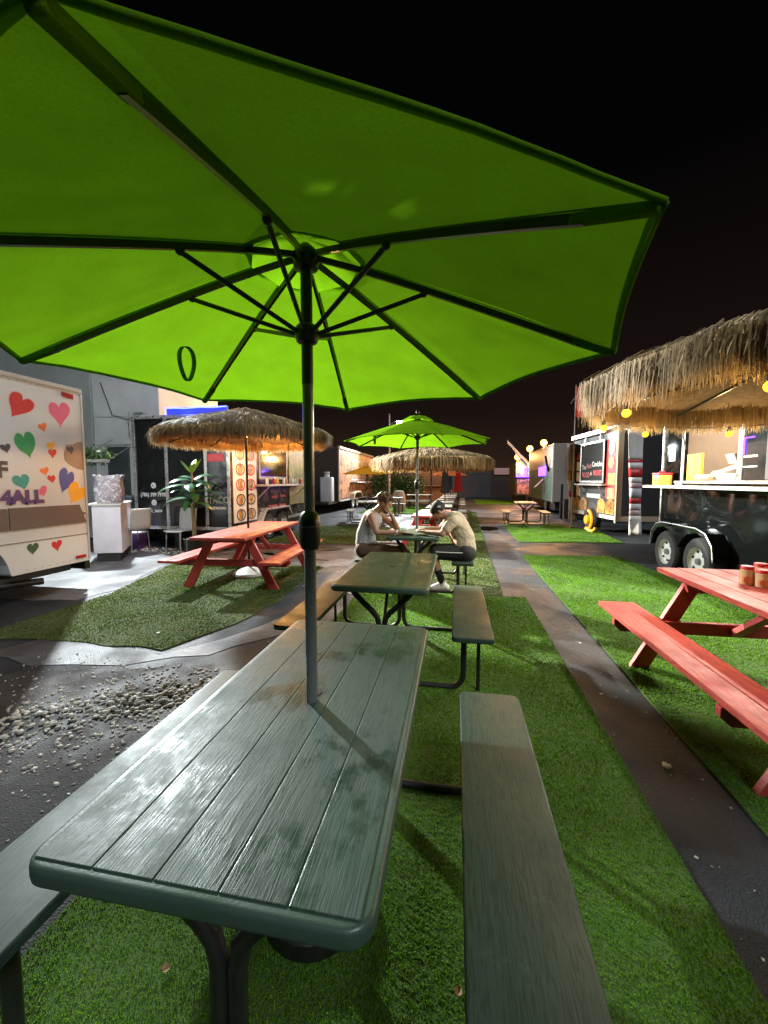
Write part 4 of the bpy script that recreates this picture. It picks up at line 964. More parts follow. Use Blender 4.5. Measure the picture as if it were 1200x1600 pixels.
def chair(x, y, rz, label):
    root = empty('white_chair', (x, y, 0), rz, label, 'chair', 'white chairs by the taco trailer')
    vs = []; fs = []; n = 11; m_ = 7
    prof = [(.20, .44), (.12, .452), (0, .45), (-.12, .445), (-.18, .46), (-.215, .50), (-.235, .58), (-.245, .68), (-.255, .78), (-.272, .86), (-.285, .90)]
    for i, (y_, z_) in enumerate(prof):
        for k in range(m_):
            u = (k / (m_ - 1) - .5) * 2; vs.append((u * .21 * (1 - .04 * (i > 8)), y_ - .02 * (u * u) * (-1 if i > 5 else 0), z_ + .012 * u * u * (i <= 4)))
    for i in range(n - 1):
        for k in range(m_ - 1): fs.append((i * m_ + k, i * m_ + k + 1, (i + 1) * m_ + k + 1, (i + 1) * m_ + k))
    sh = MB().add(vs, fs).build('shell', 'chair_shell', root, smooth='all')
    md = sh.modifiers.new('thickness', 'SOLIDIFY'); md.thickness = .022
    for s in (-1, 1):
        for yy, zz in ((.16, .44), (-.16, .44)): MB().tube([(s * .17, yy, zz), (s * .19, yy * 1.15, 0)], .011, 8).build('leg', 'steel', root, smooth=True)
    return root
chair(-6.45, 7.1, R(75), 'white metal legged chair beside the phone number panel, seat turned left')
chair(-5.45, 7.15, R(172), 'white chair seen from behind, at the left red table')

# ---- black taco trailer
tx = empty('taco_trailer', (0, 0, 0), 0, 'black taco trailer with phone number on its end panel', 'trailer')
XA, XB, YA, YB, ZA, ZB = -6.85, -4.6, 7.62, 12.6, .45, 2.83
MB().box((XA, YA, ZA), (XB, YB, ZB)).build('body', 'taco_black', tx, bevel=.01)
for x in (XA + .02, -6.06, -5.14, XB - .025): MB().box((x - .032, YA - .025, ZA), (x + .032, YA, ZB)).build('frame_post', 'alu', tx, bevel=.004)
MB().box((XA - .02, YA - .03, ZB - .06), (XB + .03, YA, ZB + .01)).build('top_rail', 'alu', tx, bevel=.004)
MB().box((XA - .02, YA - .03, ZA - .03), (XB + .03, YA, ZA + .04)).build('bottom_rail', 'alu', tx, bevel=.004)
MB().box((XB, YA, ZA - .03), (XB + .022, YB, ZA + .05)).build('side_rail', 'alu', tx, bevel=.004)
MB().box((-6.02, YA - .012, ZA + .05), (-5.18, YA, ZB - .07)).build('glass_door', 'dark_glass', tx)
text('(786) 399 7978', .115, (-6.42, YA - .003, 1.16), FACE_FRONT, 'letter_white', tx, bold=.0015, sx=.86)
text('elfio_taco', .105, (-6.42, YA - .003, .82), FACE_FRONT, 'letter_white', tx, bold=.001)
for z, kind in ((1.36, 'p'), (.99, 'g')):
    ic = MB().lathe([(.001, 0), (.062, 0), (.062, .003), (.001, .003)], 28, (-6.40, YA - .003, z), 'Y').build('icon', 'letter_white', tx)
    if kind == 'p': MB().tube([(-6.425, YA - .006, z + .03), (-6.42, YA - .006, z - .005), (-6.375, YA - .006, z - .032)], .008, 6).build('handset', 'matte_black', ic)
    else: MB().tube([(-6.40 + .03 * math.cos(R(a)), YA - .006, z + .03 * math.sin(R(a))) for a in range(0, 361, 30)], .004, 6).build('lens_ring', 'matte_black', ic)
text('TACO', .20, (-4.87, YA - .003, 1.05), FACE_FRONT, 'letter_grey', tx, bold=.006, sx=.86)
text('MEXICANO', .072, (-4.87, YA - .003, .885), FACE_FRONT, 'letter_white', tx, bold=.002, sx=.9)
MB().box((-5.10, YA - .006, 1.86), (-4.72, YA, 2.02)).build('red_strip', 'print_red', tx)
# side with the window
mp_ = MB().box((XB, 7.72, .56), (XB + .012, 8.72, 2.3)).build('menu_board', 'print_white', tx)
for i in range(2):
    for j in range(5):
        y, z = 8.0 + i * .45, .72 + j * .33; rg = [(XB + .016, y + .17 * math.cos(R(a)), z + .12 * math.sin(R(a))) for a in range(0, 361, 30)]
        MB().tube(rg, .012, 5).build('plate_ring', 'matte_black' if j < 2 else 'print_red', mp_)
        MB().lathe([(.001, 0), (.10, 0), (.10, .005), (.001, .005)], 14, (XB + .013, y, z), 'X').build('plate_photo', 'food_photo', mp_)
wn = MB().box((XB, 8.86, 1.50), (XB + .02, 10.45, 2.32)).build('window_frame', 'white_trim', tx, bevel=.004)
MB().box((XB + .01, 8.93, 1.57), (XB + .024, 10.38, 2.26)).build('pane', 'dark_glass', wn)
MB().box((XB, 8.6, 1.33), (XB + .36, 11.3, 1.375)).build('counter', 'alu', tx, bevel=.006)
for y in (8.8, 11.1): MB().bar((XB, y, 1.05), (XB + .3, y, 1.33), .03, .02).build('counter_bracket', 'alu', tx)
MB().box((XB, 10.6, .8), (XB + .012, 11.9, 2.6)).build('corn_mural', 'mural_corn', tx)
for (y, z, w) in ((9.5, 1.05, .3), (10.0, 1.06, .32), (9.3, .82, .5), (9.95, .82, .4)): MB().box((XB, y, z - .03), (XB + .008, y + w, z + .03)).build('red_lettering_bar', 'print_red', tx)
wheel(tx, XB - .02, 9.2, .34, .33, .2, 1); wheel(tx, XB - .02, 10.05, .34, .33, .2, 1)
MB().prism([(8.7, .5), (8.95, .80), (10.3, .80), (10.55, .5), (10.48, .5), (10.26, .755), (8.99, .755), (8.77, .5)], XB, XB + .14, 'X').build('fender', 'alu', tx, bevel=.004)
MB().box((-6.0, 7.7, .0), (-5.9, 7.8, .45)).build('jack', 'black_steel', tx)
MB().box((XA + .2, YA + .3, .25), (XB - .25, YB - .3, .45)).build('chassis', 'matte_black', tx)
rl = [(-6.02, YA + .05, ZB + .16), (-5.5, YA + .05, ZB + .155), (-4.7, YA + .05, ZB + .15)]
ld = empty('blue_rope_light', (0, 0, 0), 0, 'glowing blue rope light on the roof of the taco trailer', 'lamp')
MB().tube([(-6.05, YA + .02, ZB + .005), (-6.05, YA + .02, ZB + .15)] + [(-6.05 + .1 * k, YA + .02, ZB + .15 + .006 * math.sin(k)) for k in range(1, 15)], .014, 6).build('rope', 'led_blue', ld, smooth=True)
MB().box((-6.05, YA + .05, ZB + .003), (-4.65, YA + .09, ZB + .17)).build('backing', 'heart_blue', ld)
point('blue_light', (-5.6, YA - .1, ZB + .15), 9, (.05, .08, 1), ld, .2)
def counter_bottles():
    cols = ['white_print', 'lid_red', 'card_yellow', 'white_print', 'jar_orange', 'white_print', 'white_print', 'lid_red']
    nmz = ['white', 'red', 'yellow', 'pale', 'orange', 'short white', 'slim white', 'dark red']
    for k in range(8):
        b = empty('sauce_bottle', (XB + .16 + .05 * (k % 2), 8.95 + .28 * k, 1.375), 0, '%s sauce bottle, %s from the menu board on the taco trailer counter' % (nmz[k], ['first', 'second', 'third', 'fourth', 'fifth', 'sixth', 'seventh', 'eighth'][k]), 'bottle', 'sauce bottles on the taco trailer counter')
        MB().lathe([(.001, 0), (.034, 0), (.036, .02), (.036, .12), (.02, .15), (.018, .155)], 14).build('bottle_body', cols[k], b, smooth=True); MB().lathe([(.019, .155), (.018, .17), (.006, .20), (.001, .203)], 12).build('nozzle', 'lid_red' if k % 3 == 0 else 'white_print', b, smooth=True)
counter_bottles()
def roof_lamp(x, y, z, h, watts, label, col='orange', r=.075):
    root = empty('roof_lamp', (x, y, z), 0, label, 'lamp', 'glowing lamps on trailer roofs')
    MB().tube([(0, 0, 0), (0, 0, h)], .022, 8).build('stem', 'black_steel', root, smooth=True)
    MB().lathe([(.01, h), (.05, h), (.055, h + .05), (.05, h + .06)], 12).build('socket', 'black_steel', root, smooth=True)
    MB().ball((0, 0, h + .06 + r), r, 14, 9).build('bulb', 'lamp_orange' if col == 'orange' else 'lamp_white', root, smooth='all')
    point('bulb_light', (-.02, -r * 2.2, h + .06 + r), watts, (1, .50, .16) if col == 'orange' else (.9, .96, 1), root, .08)
    return root
hb = empty('fringe_fill_bulb', (-4.1, 7.75, 2.26), 0, 'added orange bulb on an arm of the taco trailer, backlighting the left thatched umbrella', 'lamp')  # bulb added out of view to light the straw fringe from behind
MB().tube([(-.5, .1, .25), (-.2, .05, .28), (0, 0, .2)], .012, 6).build('arm', 'black_steel', hb, smooth=True); MB().lathe([(.01, .2), (.04, .19), (.045, .12), (.03, .11)], 12).build('socket', 'black_steel', hb, smooth=True); MB().ball((0, 0, .06), .055, 12, 8).build('bulb', 'lamp_orange', hb, smooth='all')
point('bulb_light', (.02, -.14, .05), 70, (1, .47, .13), hb, .06)
roof_lamp(-4.80, 11.4, ZB, .16, 420, 'orange lamp on the roof of the taco trailer')

# ---- leafy plant in a pot before the trailer
pt_ = empty('potted_plant', (-5.02, 6.98, 0), 0, 'broad leaved potted plant behind the left red table', 'plant')
MB().lathe([(.001, 0), (.15, 0), (.19, .32), (.20, .34), (.17, .34), (.16, .30), (.001, .30)], 20).build('pot', 'matte_black', pt_, smooth=True)
MB().tube([(0, 0, .28), (.02, 0, .6), (-.01, .01, .95), (.01, 0, 1.35), (0, 0, 1.72)], [.045, .04, .036, .03, .012], 10).build('stem', 'bark', pt_, smooth=True)
def big_leaf(base, az, elv, L_, Wd, droop, m):
    n = 9; vs = []; fs = []; p = Vector(base); e = elv
    for i in range(n + 1):
        t = i / n; w = Wd * (math.sin(math.pi * min(1, t * 1.02)) ** .75) * (1 if t < .97 else .2) if 0 < i < n else .004
        d = Vector((math.cos(az) * math.cos(e), math.sin(az) * math.cos(e), math.sin(e))); sd = Vector((-math.sin(az), math.cos(az), 0)); up = sd.cross(d) * -1
        vs += [p + sd * w + up * w * -.35, p, p - sd * w + up * w * -.35]
        p = p + d * L_ / n; e -= droop / n
    for i in range(n):
        for k in (0, 1): fs.append((i * 3 + k, i * 3 + k + 1, i * 3 + k + 4, i * 3 + k + 3))
    return MB().add(vs, fs).build('leaf', m, pt_, smooth='all')
q = random.Random(3)
for i in range(22):
    az = i * 2.4 + q.uniform(-.3, .3); h = 1.0 + .65 * i / 22
    if i < 18: big_leaf((0, 0, h), az, q.uniform(.25, .7), q.uniform(.5, .72), q.uniform(.075, .11), q.uniform(1.1, 1.9), 'leaf_dark')
    else: big_leaf((0, 0, 1.6), az, q.uniform(1.0, 1.35), q.uniform(.28, .4), .06, .6, 'leaf_light')
# a low wire stand by the pot
ws = empty('wire_stand', (-4.72, 6.75, 0), R(5), 'low wire stand beside the potted plant', 'stand')
for x in (-.2, .2):
    for y in (-.12, .12): MB().tube([(x, y, 0), (x, y, .38)], .008, 6).build('leg', 'steel', ws)
MB().tube([(-.2, -.12, .38), (.2, -.12, .38), (.2, .12, .38), (-.2, .12, .38), (-.2, -.12, .38)], .008, 6).build('rim', 'steel', ws)

# ---- second trailer on the left: warm mural, black nose, grey tank on its tongue
mu = empty('mural_trailer', (0, 0, 0), 0, 'trailer with a warm coloured mural side and black front further left', 'trailer')
MB().box((-7.5, 18.2, .55), (-5.4, 26.0, 3.05)).build('body', 'matte_black', mu, bevel=.03)
MB().box((-5.4, 18.3, .62), (-5.385, 25.9, 2.95)).build('mural_side', 'mural_warm', mu)
MB().box((-5.43, 18.14, .5), (-5.36, 18.22, 3.1)).build('corner_trim', 'wood_pale', mu, bevel=.006)
MB().box((-5.42, 18.2, 2.98), (-5.33, 26, 3.10)).build('roof_rail', 'wood_pale', mu, bevel=.006)
w2 = MB().box((-5.385, 20.4, 1.5), (-5.36, 23.2, 2.6)).build('window_frame', 'white_trim', mu, bevel=.005); MB().box((-5.362, 20.5, 1.58), (-5.352, 23.1, 2.52)).build('pane', 'mural_warm', w2)
MB().box((-5.385, 20.2, 1.38), (-5.0, 23.6, 1.43)).build('counter', 'white_trim', mu, bevel=.005)
wheel(mu, -5.45, 20.6, .36, .36, .22, 1); wheel(mu, -5.45, 21.5, .36, .36, .22, 1)
MB().prism([(20.05, .55), (20.2, .82), (20.6, .93), (21.5, .93), (21.9, .82), (22.05, .55), (21.95, .55), (21.8, .76), (21.5, .85), (20.6, .85), (20.3, .76), (20.15, .55)], -5.4, -5.15, 'X').build('fender', 'wood_pale', mu, bevel=.01)
MB().box((-5.43, 18.2, .5), (-5.34, 26, .56)).build('side_rail', 'white_trim', mu)
MB().box((-6.6, 16.9, .42), (-5.5, 18.3, .52)).build('tongue', 'black_steel', mu)
tn = empty('grey_tank', (-5.78, 17.55, .52), 0, 'pale grey plastic tank on the tongue of the mural trailer', 'tank')
MB().prism(rrect(.56, .5, .1, 4), 0, 1.12).build('tank_body', 'plastic_grey', tn, smooth=True, bevel=.05)
MB().lathe([(.13, 1.12), (.12, 1.2), (.11, 1.23), (.11, 1.3), (.14, 1.3), (.14, 1.36), (.001, 1.37)], 18).build('neck', 'plastic_grey', tn, smooth=True)
wh = empty('wheel_chock', (-5.2, 19.6, 0), 0, 'small wheel chock by the mural trailer wheels', 'chock'); MB().prism([(-.1, 0), (.1, 0), (.1, .12)], -.06, .06, 'Y').build('wedge', 'rubber', wh)

# ---- light pole with two white floodlights
lp = empty('light_pole', (-3.9, 23.6, 0), 0, 'tall pole with two white floodlights far left', 'street lamp')
MB().tube([(0, 0, 0), (0, 0, 5.4)], [.075, .05], 12).build('pole', 'alu', lp, smooth=True)
MB().tube([(0, 0, 4.75), (.35, -.02, 4.95), (1.55, -.05, 4.95)], .03, 8).build('arm', 'alu', lp, smooth=True)
for k, x in enumerate((.62, 1.45)):
    h = MB().box((x - .2, -.18, 4.72), (x + .2, .0, 4.94), Euler((R(-30), 0, 0)).to_matrix()).build('lamp_head', 'black_steel', lp, bevel=.01)
    MB().box((x - .16, -.205, 4.745), (x + .16, -.19, 4.915), Euler((R(-30), 0, 0)).to_matrix(), (x, -.09, 4.83)).build('lens', 'lamp_white', h)
    spot('flood_light', (x, -.3, 4.76), (x + .8, -16, 0), 2000, (.9, .97, 1), lp, 130, .15, .5)

# ================================================================ right side
# ---- black trailer with the open window
bt = empty('black_trailer', (0, 0, 0), 0, 'glossy black food trailer with lit serving window on the right', 'trailer')
XS = 3.5; Y0, Y1 = 2.2, 7.6; ZT = 2.75
MB().box((XS, Y0, .42), (XS + .06, Y1, 1.42)).build('lower_side', 'trailer_black', bt, bevel=.006)
MB().box((XS, 7.02, 1.42), (XS + .06, Y1, ZT)).build('upper_side', 'trailer_black', bt, bevel=.006)
MB().box((XS, 5.74, 2.36), (XS + .06, 7.02, ZT)).build('header', 'trailer_black', bt)
MB().box((XS, Y0, 1.42), (XS + .06, 4.2, ZT)).build('near_side', 'trailer_black', bt, bevel=.006)
MB().box((XS, 4.2, 2.36), (XS + .06, 5.74, ZT)).build('header', 'trailer_black', bt)
MB().box((XS + .06, Y0, .42), (XS + 2.1, Y1, .48)).build('floor_pan', 'matte_black', bt)
MB().box((XS + .06, Y1 - .05, .48), (XS + 2.1, Y1, ZT)).build('end_wall', 'trailer_black', bt)
MB().box((XS + .06, Y0, .48), (XS + 2.1, Y0 + .05, ZT)).build('end_wall', 'trailer_black', bt)
MB().box((XS + 2.04, Y0 + .05, .48), (XS + 2.1, Y1 - .05, ZT)).build('inner_back_wall', 'cream_wall', bt)
MB().box((XS - .02, Y0 - .02, ZT), (XS + 2.12, Y1 + .02, ZT + .06)).build('roof', 'matte_black', bt, bevel=.01)
MB().box((XS + .1, 7.48, .5), (XS + 2.0, 7.545, ZT - .01)).build('inner_end_wall', 'cream_wall', bt)
MB().box((XS + .35, 5.70, .5), (XS + 2.0, 5.73, ZT - .02)).build('partition', 'inner_dark', bt)
dk = MB().box((XS + 1.97, 5.95, .5), (XS + 2.035, 6.55, 2.3)).build('inner_door', 'inner_dark', bt)
fr = [((5.70, 1.42), (5.76, 2.40)), ((7.00, 1.42), (7.045, 2.40)), ((5.70, 2.36), (7.045, 2.40))]
for (a, b) in fr: MB().box((XS - .02, a[0], a[1]), (XS + .0, b[0], b[1])).build('window_frame', 'white_trim', bt, bevel=.003)
MB().box((XS - .10, 3.2, 1.42), (XS + .12, 7.06, 1.455)).build('window_sill', 'cream_plastic', bt, bevel=.004)
MB().box((XS - .34, 3.1, 1.345), (XS, Y1 - .04, 1.385)).build('counter', 'white_trim', bt, bevel=.005)
MB().box((XS + .0, Y1 - .02, .42), (XS - .03, Y1 + .025, ZT)).build('corner_trim', 'alu', bt, bevel=.005)
MB().tube([(XS - .02, 7.05, 2.22), (XS - .10, 6.78, 1.93)], .011, 8).build('gas_strut', 'matte_black', bt, smooth=True)
sg = MB().box((XS - .006, 7.26, 1.78), (XS, 7.44, 2.02)).build('notice', 'print_white', bt)
for j in range(3): MB().box((XS - .009, 7.29, 1.83 + j * .06), (XS - .006, 7.41, 1.86 + j * .06)).build('notice_line', 'letter_grey', sg)
MB().box((XS + .005, 4.22, 1.46), (XS + .02, 5.70, 2.36)).build('dark_window', 'dark_glass', bt)
ps = MB().box((XS - .012, 4.25, 1.47), (XS + .004, 5.30, 2.36)).build('menu_poster', 'inner_dark', bt)
MB().lathe([(.001, 0), (.2, 0), (.2, .004), (.001, .004)], 20, (XS - .018, 5.02, 2.05), 'X').build('poster_dish', 'food_plate', ps)
MB().lathe([(.001, 0), (.19, 0), (.19, .004), (.001, .004)], 20, (XS - .018, 4.95, 1.60), 'X').build('poster_dish', 'food_photo', ps)
MB().prism([(5.2, 2.2), (5.28, 2.36), (4.8, 2.36), (4.9, 2.2)], XS - .018, XS - .013, 'X').build('poster_dish', 'food_plate', ps)
MB().box((XS - .017, 4.7, 1.785), (XS - .013, 5.2, 1.825)).build('poster_caption', 'card_yellow', ps)
MB().tube([(XS - .005, 5.68, 1.78), (XS - .005, 5.68, 1.98), (XS - .005, 5.52, 1.98)], .008, 6).build('blue_led_strip', 'led_violet', bt)
MB().box((XS - .004, 5.45, 1.74), (XS + .003, 5.68, 1.765)).build('shelf_edge', 'white_trim', bt); MB().box((XS - .004, 5.45, 1.62), (XS + .003, 5.68, 1.635)).build('shelf_edge', 'white_print', bt)
# wheels and double arched fender
for y in (6.17, 7.01): wheel(bt, XS - .10, y, .335, .335, .21, -1)
pf = [(7.45, .42)]
for cy in (7.01, 6.17):
    pass
out = [(7.44, .40), (7.40, .62), (7.25, .76), (7.05, .80), (6.15, .80), (5.93, .75), (5.78, .60), (5.74, .40)]
inn = [(5.79, .40), (5.83, .57), (5.96, .69), (6.15, .735), (6.36, .69), (6.50, .58), (6.59, .47), (6.68, .58), (6.82, .69), (7.03, .735), (7.22, .69), (7.35, .58), (7.39, .40)]
MB().prism(out + inn, XS - .235, XS, 'X').build('fender', 'trailer_black', bt, bevel=.006)
MB().tube([(XS - .236, y, z + .002) for y, z in out], .008, 6).build('fender_trim', 'alu', bt, smooth=True)
MB().box((XS + .1, Y0 + .2, .26), (XS + 1.9, Y1 - .2, .42)).build('chassis', 'matte_black', bt)
MB().box((XS + .02, 7.46, .05), (XS + .2, 7.58, .42)).build('rear_stand', 'matte_black', bt)
MB().box((XS - .004, 7.12, .52), (XS, 7.55, .75)).build('mud_plate', 'grey_blue', bt)
lb = empty('awning_light', (XS - .12, 5.6, ZT - .04), 0, 'light bar under the roof edge of the black trailer', 'lamp')
MB().box((-.05, -1.1, 0), (.12, 1.1, .05)).build('housing', 'white_trim', lb, bevel=.008); MB().box((-.03, -1.05, -.012), (.03, 1.05, -.002)).build('tube', 'tube_warm', lb)
al = bpy.data.lights.new('awning_area', 'AREA'); al.shape = 'RECTANGLE'; al.size = 2.0; al.size_y = .08; al.energy = 140; al.color = (1, .94, .80)
ao = bpy.data.objects.new('awning_area', al); ao.location = (-.02, 0, -.03); ao.rotation_euler = (0, R(22), R(0)); link(ao, lb); ao.rotation_euler = Vector((-.55, 0, -.83)).to_track_quat('-Z', 'Y').to_euler()
cl = empty('ceiling_light', (XS + 1.0, 6.4, ZT - .05), 0, 'warm ceiling light inside the lit serving window', 'lamp')
MB().box((-.3, -.4, 0), (.3, .4, .04)).build('housing', 'white_trim', cl); MB().box((-.28, -.38, -.012), (.28, .38, -.002)).build('diffuser', 'tube_warm', cl)
al = bpy.data.lights.new('ceiling_area', 'AREA'); al.size = .6; al.energy = 22; al.color = (1, .80, .60); ao = bpy.data.objects.new('ceiling_area', al); ao.location = (0, 0, -.03); link(ao, cl)

# things on the counter
j = empty('candy_jar', (XS - .17, 7.28, 1.385), 0, 'orange jar with red lid at the left end of the black trailer counter', 'jar')
MB().prism(rrect(.20, .24, .03, 3), 0, .17).build('jar_body', 'jar_orange', j, smooth=True, bevel=.012); MB().prism(rrect(.215, .255, .03, 3), .17, .20).build('lid', 'lid_red', j, smooth=True, bevel=.008); MB().lathe([(.04, .2), (.045, .22), (.03, .235), (.001, .235)], 14).build('knob', 'lid_red', j, smooth=True)
y_ = empty('yellow_price_rack', (XS + .02, 6.74, 1.455), R(2), 'yellow perforated card rack in the lit serving window', 'display rack')
for s in (-1, 1):
    pn = MB().box((-.02, s * .085 - .078, 0), (.02, s * .085 + .078, .40)).build('rack_panel', 'card_yellow', y_, bevel=.005)
    for i in range(2):
        for k in range(5): MB().box((-.024, s * .085 - .045 + i * .06, .04 + k * .075), (-.0195, s * .085 - .015 + i * .06, .065 + k * .075)).build('slot', 'card_dots', pn)
rg = empty('cash_register', (XS + .22, 6.25, 1.455), R(-8), 'cream cash register in the lit serving window', 'cash register')
MB().box((-.18, -.20, 0), (.18, .24, .10)).build('drawer', 'cream_plastic', rg, bevel=.012); MB().prism([(-.16, .1), (.16, .1), (.16, .26), (-.05, .16), (-.16, .13)], -.16, .2, 'Y').build('keyboard', 'cream_plastic', rg, bevel=.01); MB().box((.02, -.02, .24), (.06, .22, .38), Euler((0, R(-20), 0)).to_matrix()).build('display', 'cream_plastic', rg, bevel=.008)
tyr = empty('food_tray', (XS + .06, 5.96, 1.455), 0, 'white paper tray pointing right beside the cash register', 'tray')
MB().add([(-.07, -.16, 0), (.07, -.16, 0), (.07, .16, 0), (-.07, .16, 0), (-.11, -.24, .09), (.11, -.24, .09), (.11, .21, .09), (-.11, .21, .09)], [(0, 3, 2, 1), (0, 1, 5, 4), (1, 2, 6, 5), (2, 3, 7, 6), (3, 0, 4, 7)]).build('tray_shell', 'cream_plastic', tyr).modifiers.new('t', 'SOLIDIFY').thickness = .006
rol = empty('paper_roll', (XS - .04, 6.42, 1.505), 0, 'brown paper wrapped roll lying on the window sill', 'roll'); MB().lathe([(.001, -.16), (.035, -.155), (.043, -.13), (.043, .13), (.035, .155), (.001, .16)], 16, axis='Y').build('roll_body', 'tan_patch', rol, smooth=True)
nap = empty('paper_scraps', (XS - .2, 6.72, 1.385), 0, 'crumpled napkin on the black trailer counter', 'napkin'); MB().ball((0, 0, .02), .035, 8, 5, (1.2, 1.9, .55)).build('napkin_ball', 'white_cloth', nap)

# ---- seasoning jars on the right red table
def jar(x, y, h, r, lab):
    q = empty('seasoning_jar', (x, y, .7415), 0, lab, 'jar', 'seasoning jars on the right red table')
    MB().lathe([(.001, 0), (r * .96, 0), (r, .008), (r, h * .62), (r * .98, h * .64), (r * .98, h * .93), (r * .86, h * .98), (r * .86, h)], 20).build('glass_body', 'jar_glass', q, smooth=True)
    MB().lathe([(r * .9, h), (r * .93, h), (r * .93, h + .018), (r * .86, h + .022), (.001, h + .022)], 20).build('lid', 'lid_red', q, smooth=True)
    lb_ = MB()
    for k in range(9):
        a0_, a1_ = R(200 + k * 10), R(200 + (k + 1) * 10); lb_.add([((r + .0012) * math.cos(a), (r + .0012) * math.sin(a), z) for a in (a0_, a1_) for z in (h * .12, h * .56)], [(0, 2, 3, 1)])
    lbl = lb_.build('label_band', 'jar_fill', q)
    MB().tube([((r + .002) * math.cos(R(232 + 12 * math.cos(t))), (r + .002) * math.sin(R(232 + 12 * math.cos(t))), h * .34 + h * .16 * math.sin(t)) for t in [k * math.pi / 8 for k in range(17)]], .0016, 5).build('label_ring', 'lid_red', lbl)
jar(1.99, 3.12, .105, .040, 'leftmost seasoning jar with red lid on the right red table')
jar(2.045, 3.055, .095, .042, 'front seasoning jar with round label on the right red table')
jar(2.095, 3.16, .120, .040, 'tallest seasoning jar at the back on the right red table')
jar(2.145, 3.075, .100, .040, 'rightmost seasoning jar with red lid on the right red table')

# ---- food trailer with pictures, second on the right
cv = empty('ceviche_trailer', (4.06, 11.1, 0), R(6.2), 'dark food trailer covered with food pictures and menus', 'trailer')
MB().box((0, .06, .45), (2.1, 2.9, 2.85)).build('body', 'matte_black', cv, bevel=.012)
MB().box((-.03, -.02, .38), (.0, .05, 2.85)).build('corner_post', 'wood_pale', cv)
MB().box((-.012, .0, .42), (.12, .055, 2.85)).build('door_jamb', 'wood_pale', cv, bevel=.004); MB().box((.12, .0, .42), (2.0, .055, .55)).build('door_step', 'wood_pale', cv, bevel=.004); MB().box((.12, .0, 2.75), (2.0, .055, 2.87)).build('door_head', 'wood_pale', cv)
MB().box((-.04, .02, 2.82), (2.12, 2.95, 2.90)).build('roof', 'alu', cv, bevel=.01)
MB().box((-.08, .6, 2.75), (-.0, 2.92, 2.82)).build('awning_roll', 'alu', cv, bevel=.02)
MB().box((-.009, .06, 1.0), (0, .60, 2.74)).build('red_panel', 'print_red', cv)
for k, z in enumerate((2.25, 1.88)): MB().lathe([(.001, 0), (.16, 0), (.16, .006), (.001, .006)], 18, (-.019, .33, z + .06), 'X').build('dish_photo', 'food_plate' if k == 0 else 'food_photo', cv)
for k, z in enumerate((1.36, .98, .62)): MB().box((-.012 - .001 * k, .14, z), (0, .50, z + .30)).build('dish_photo', 'food_photo' if k != 1 else 'food_plate', cv)
wf = MB().box((-.05, .66, 1.42), (-.012, 2.14, 2.56)).build('hatch', 'hatch_grey', cv)
for a, b, c2, d in ((.64, 1.40, .70, 2.58), (2.10, 1.40, 2.16, 2.58), (.70, 1.40, 2.10, 1.46), (.70, 2.52, 2.10, 2.58)): MB().box((-.066, a, b), (-.051, c2, d)).build('hatch_frame', 'alu', cv, bevel=.003)
for y in (.95, 1.9): MB().bar((-.07, y, 2.5), (-.02, y, 2.80), .03, .02).build('strut', 'alu', cv)
text('The', .19, (-.053, 1.90, 1.86), FACE_WEST, 'letter_white', wf, sx=1.0); text('Red', .19, (-.053, 1.56, 1.89), FACE_WEST, 'letter_red', wf, sx=1.0); text('Ceviche', .20, (-.053, 1.06, 1.93), FACE_WEST, 'letter_white', wf, sx=.95, bold=.002)
text('FOOD', .20, (-.053, 1.77, 1.63), FACE_WEST, 'letter_red', wf, sx=.9, bold=.003); text('&', .15, (-.053, 1.42, 1.67), FACE_WEST, 'letter_white', wf); text('FRUITS', .20, (-.053, 1.02, 1.68), FACE_WEST, 'letter_red', wf, sx=.85, bold=.003)
MB().box((-.16, .5, 1.33), (0, 2.3, 1.375)).build('shelf', 'alu', cv, bevel=.004)
for y in (.75, 2.0): MB().bar((0, y, 1.05), (-.14, y, 1.33), .025, .02).build('shelf_bracket', 'alu', cv)
MB().box((-.012, .9, .98), (0, 1.75, 1.09)).build('white_notice', 'letter_white', cv)
MB().box((-.012, 2.22, 1.0), (0, 2.52, 1.32)).build('small_notice', 'print_white', cv)
MB().prism([(2.24, 2.12), (2.56, 2.12), (2.44, 2.32), (2.36, 2.32)], -.014, 0, 'X').build('red_badge', 'print_red', cv)
for z in (1.78, 1.45): MB().box((-.014, 2.24, z), (0, 2.54, z + .28)).build('menu_sheet', 'letter_white', cv)
for k, (a, b) in enumerate(((.12, .56), (.6, 1.05), (1.72, 2.2), (2.22, 2.7))):
    vsx = [(a, .58), (b, .58), (b, .86), ((a + b) / 2 + .08, .97), ((a + b) / 2 - .08, .97), (a, .86)]
    MB().prism(vsx, -.014 - .001 * k, 0, 'X').build('food_picture', 'food_photo', cv)
MB().box((-.02, .06, .45), (0, .9, .55)).build('bottom_rail', 'white_trim', cv); MB().box((-.02, 1.85, .45), (0, 2.9, .56)).build('bottom_rail', 'white_trim', cv)
MB().prism([(.92, .45), (.98, .66), (1.15, .82), (1.38, .88), (1.6, .82), (1.76, .66), (1.82, .45)], -.008, .0, 'X').build('wheel_arch', 'inner_dark', cv)
wheel(cv, .02, 1.37, .34, .34, .2, -1, rim='rim_grey')
ck = empty('wheel_clamp', (4.06 - .13, 11.1 + 1.36, 0), R(6.2), 'yellow wheel clamp on the food picture trailer', 'wheel clamp')
MB().tube([(-.13, .26 * math.cos(R(a)), .34 + .27 * math.sin(R(a))) for a in range(100, 290, 15)], .05, 8).build('clamp_arm', 'clamp_yellow', ck, smooth=True)
MB().tube([(-.13, .10, .08), (-.16, -.14, .045), (-.16, -.40, .05), (-.13, -.52, .15)], .045, 8).build('clamp_foot', 'clamp_yellow', ck, smooth=True)
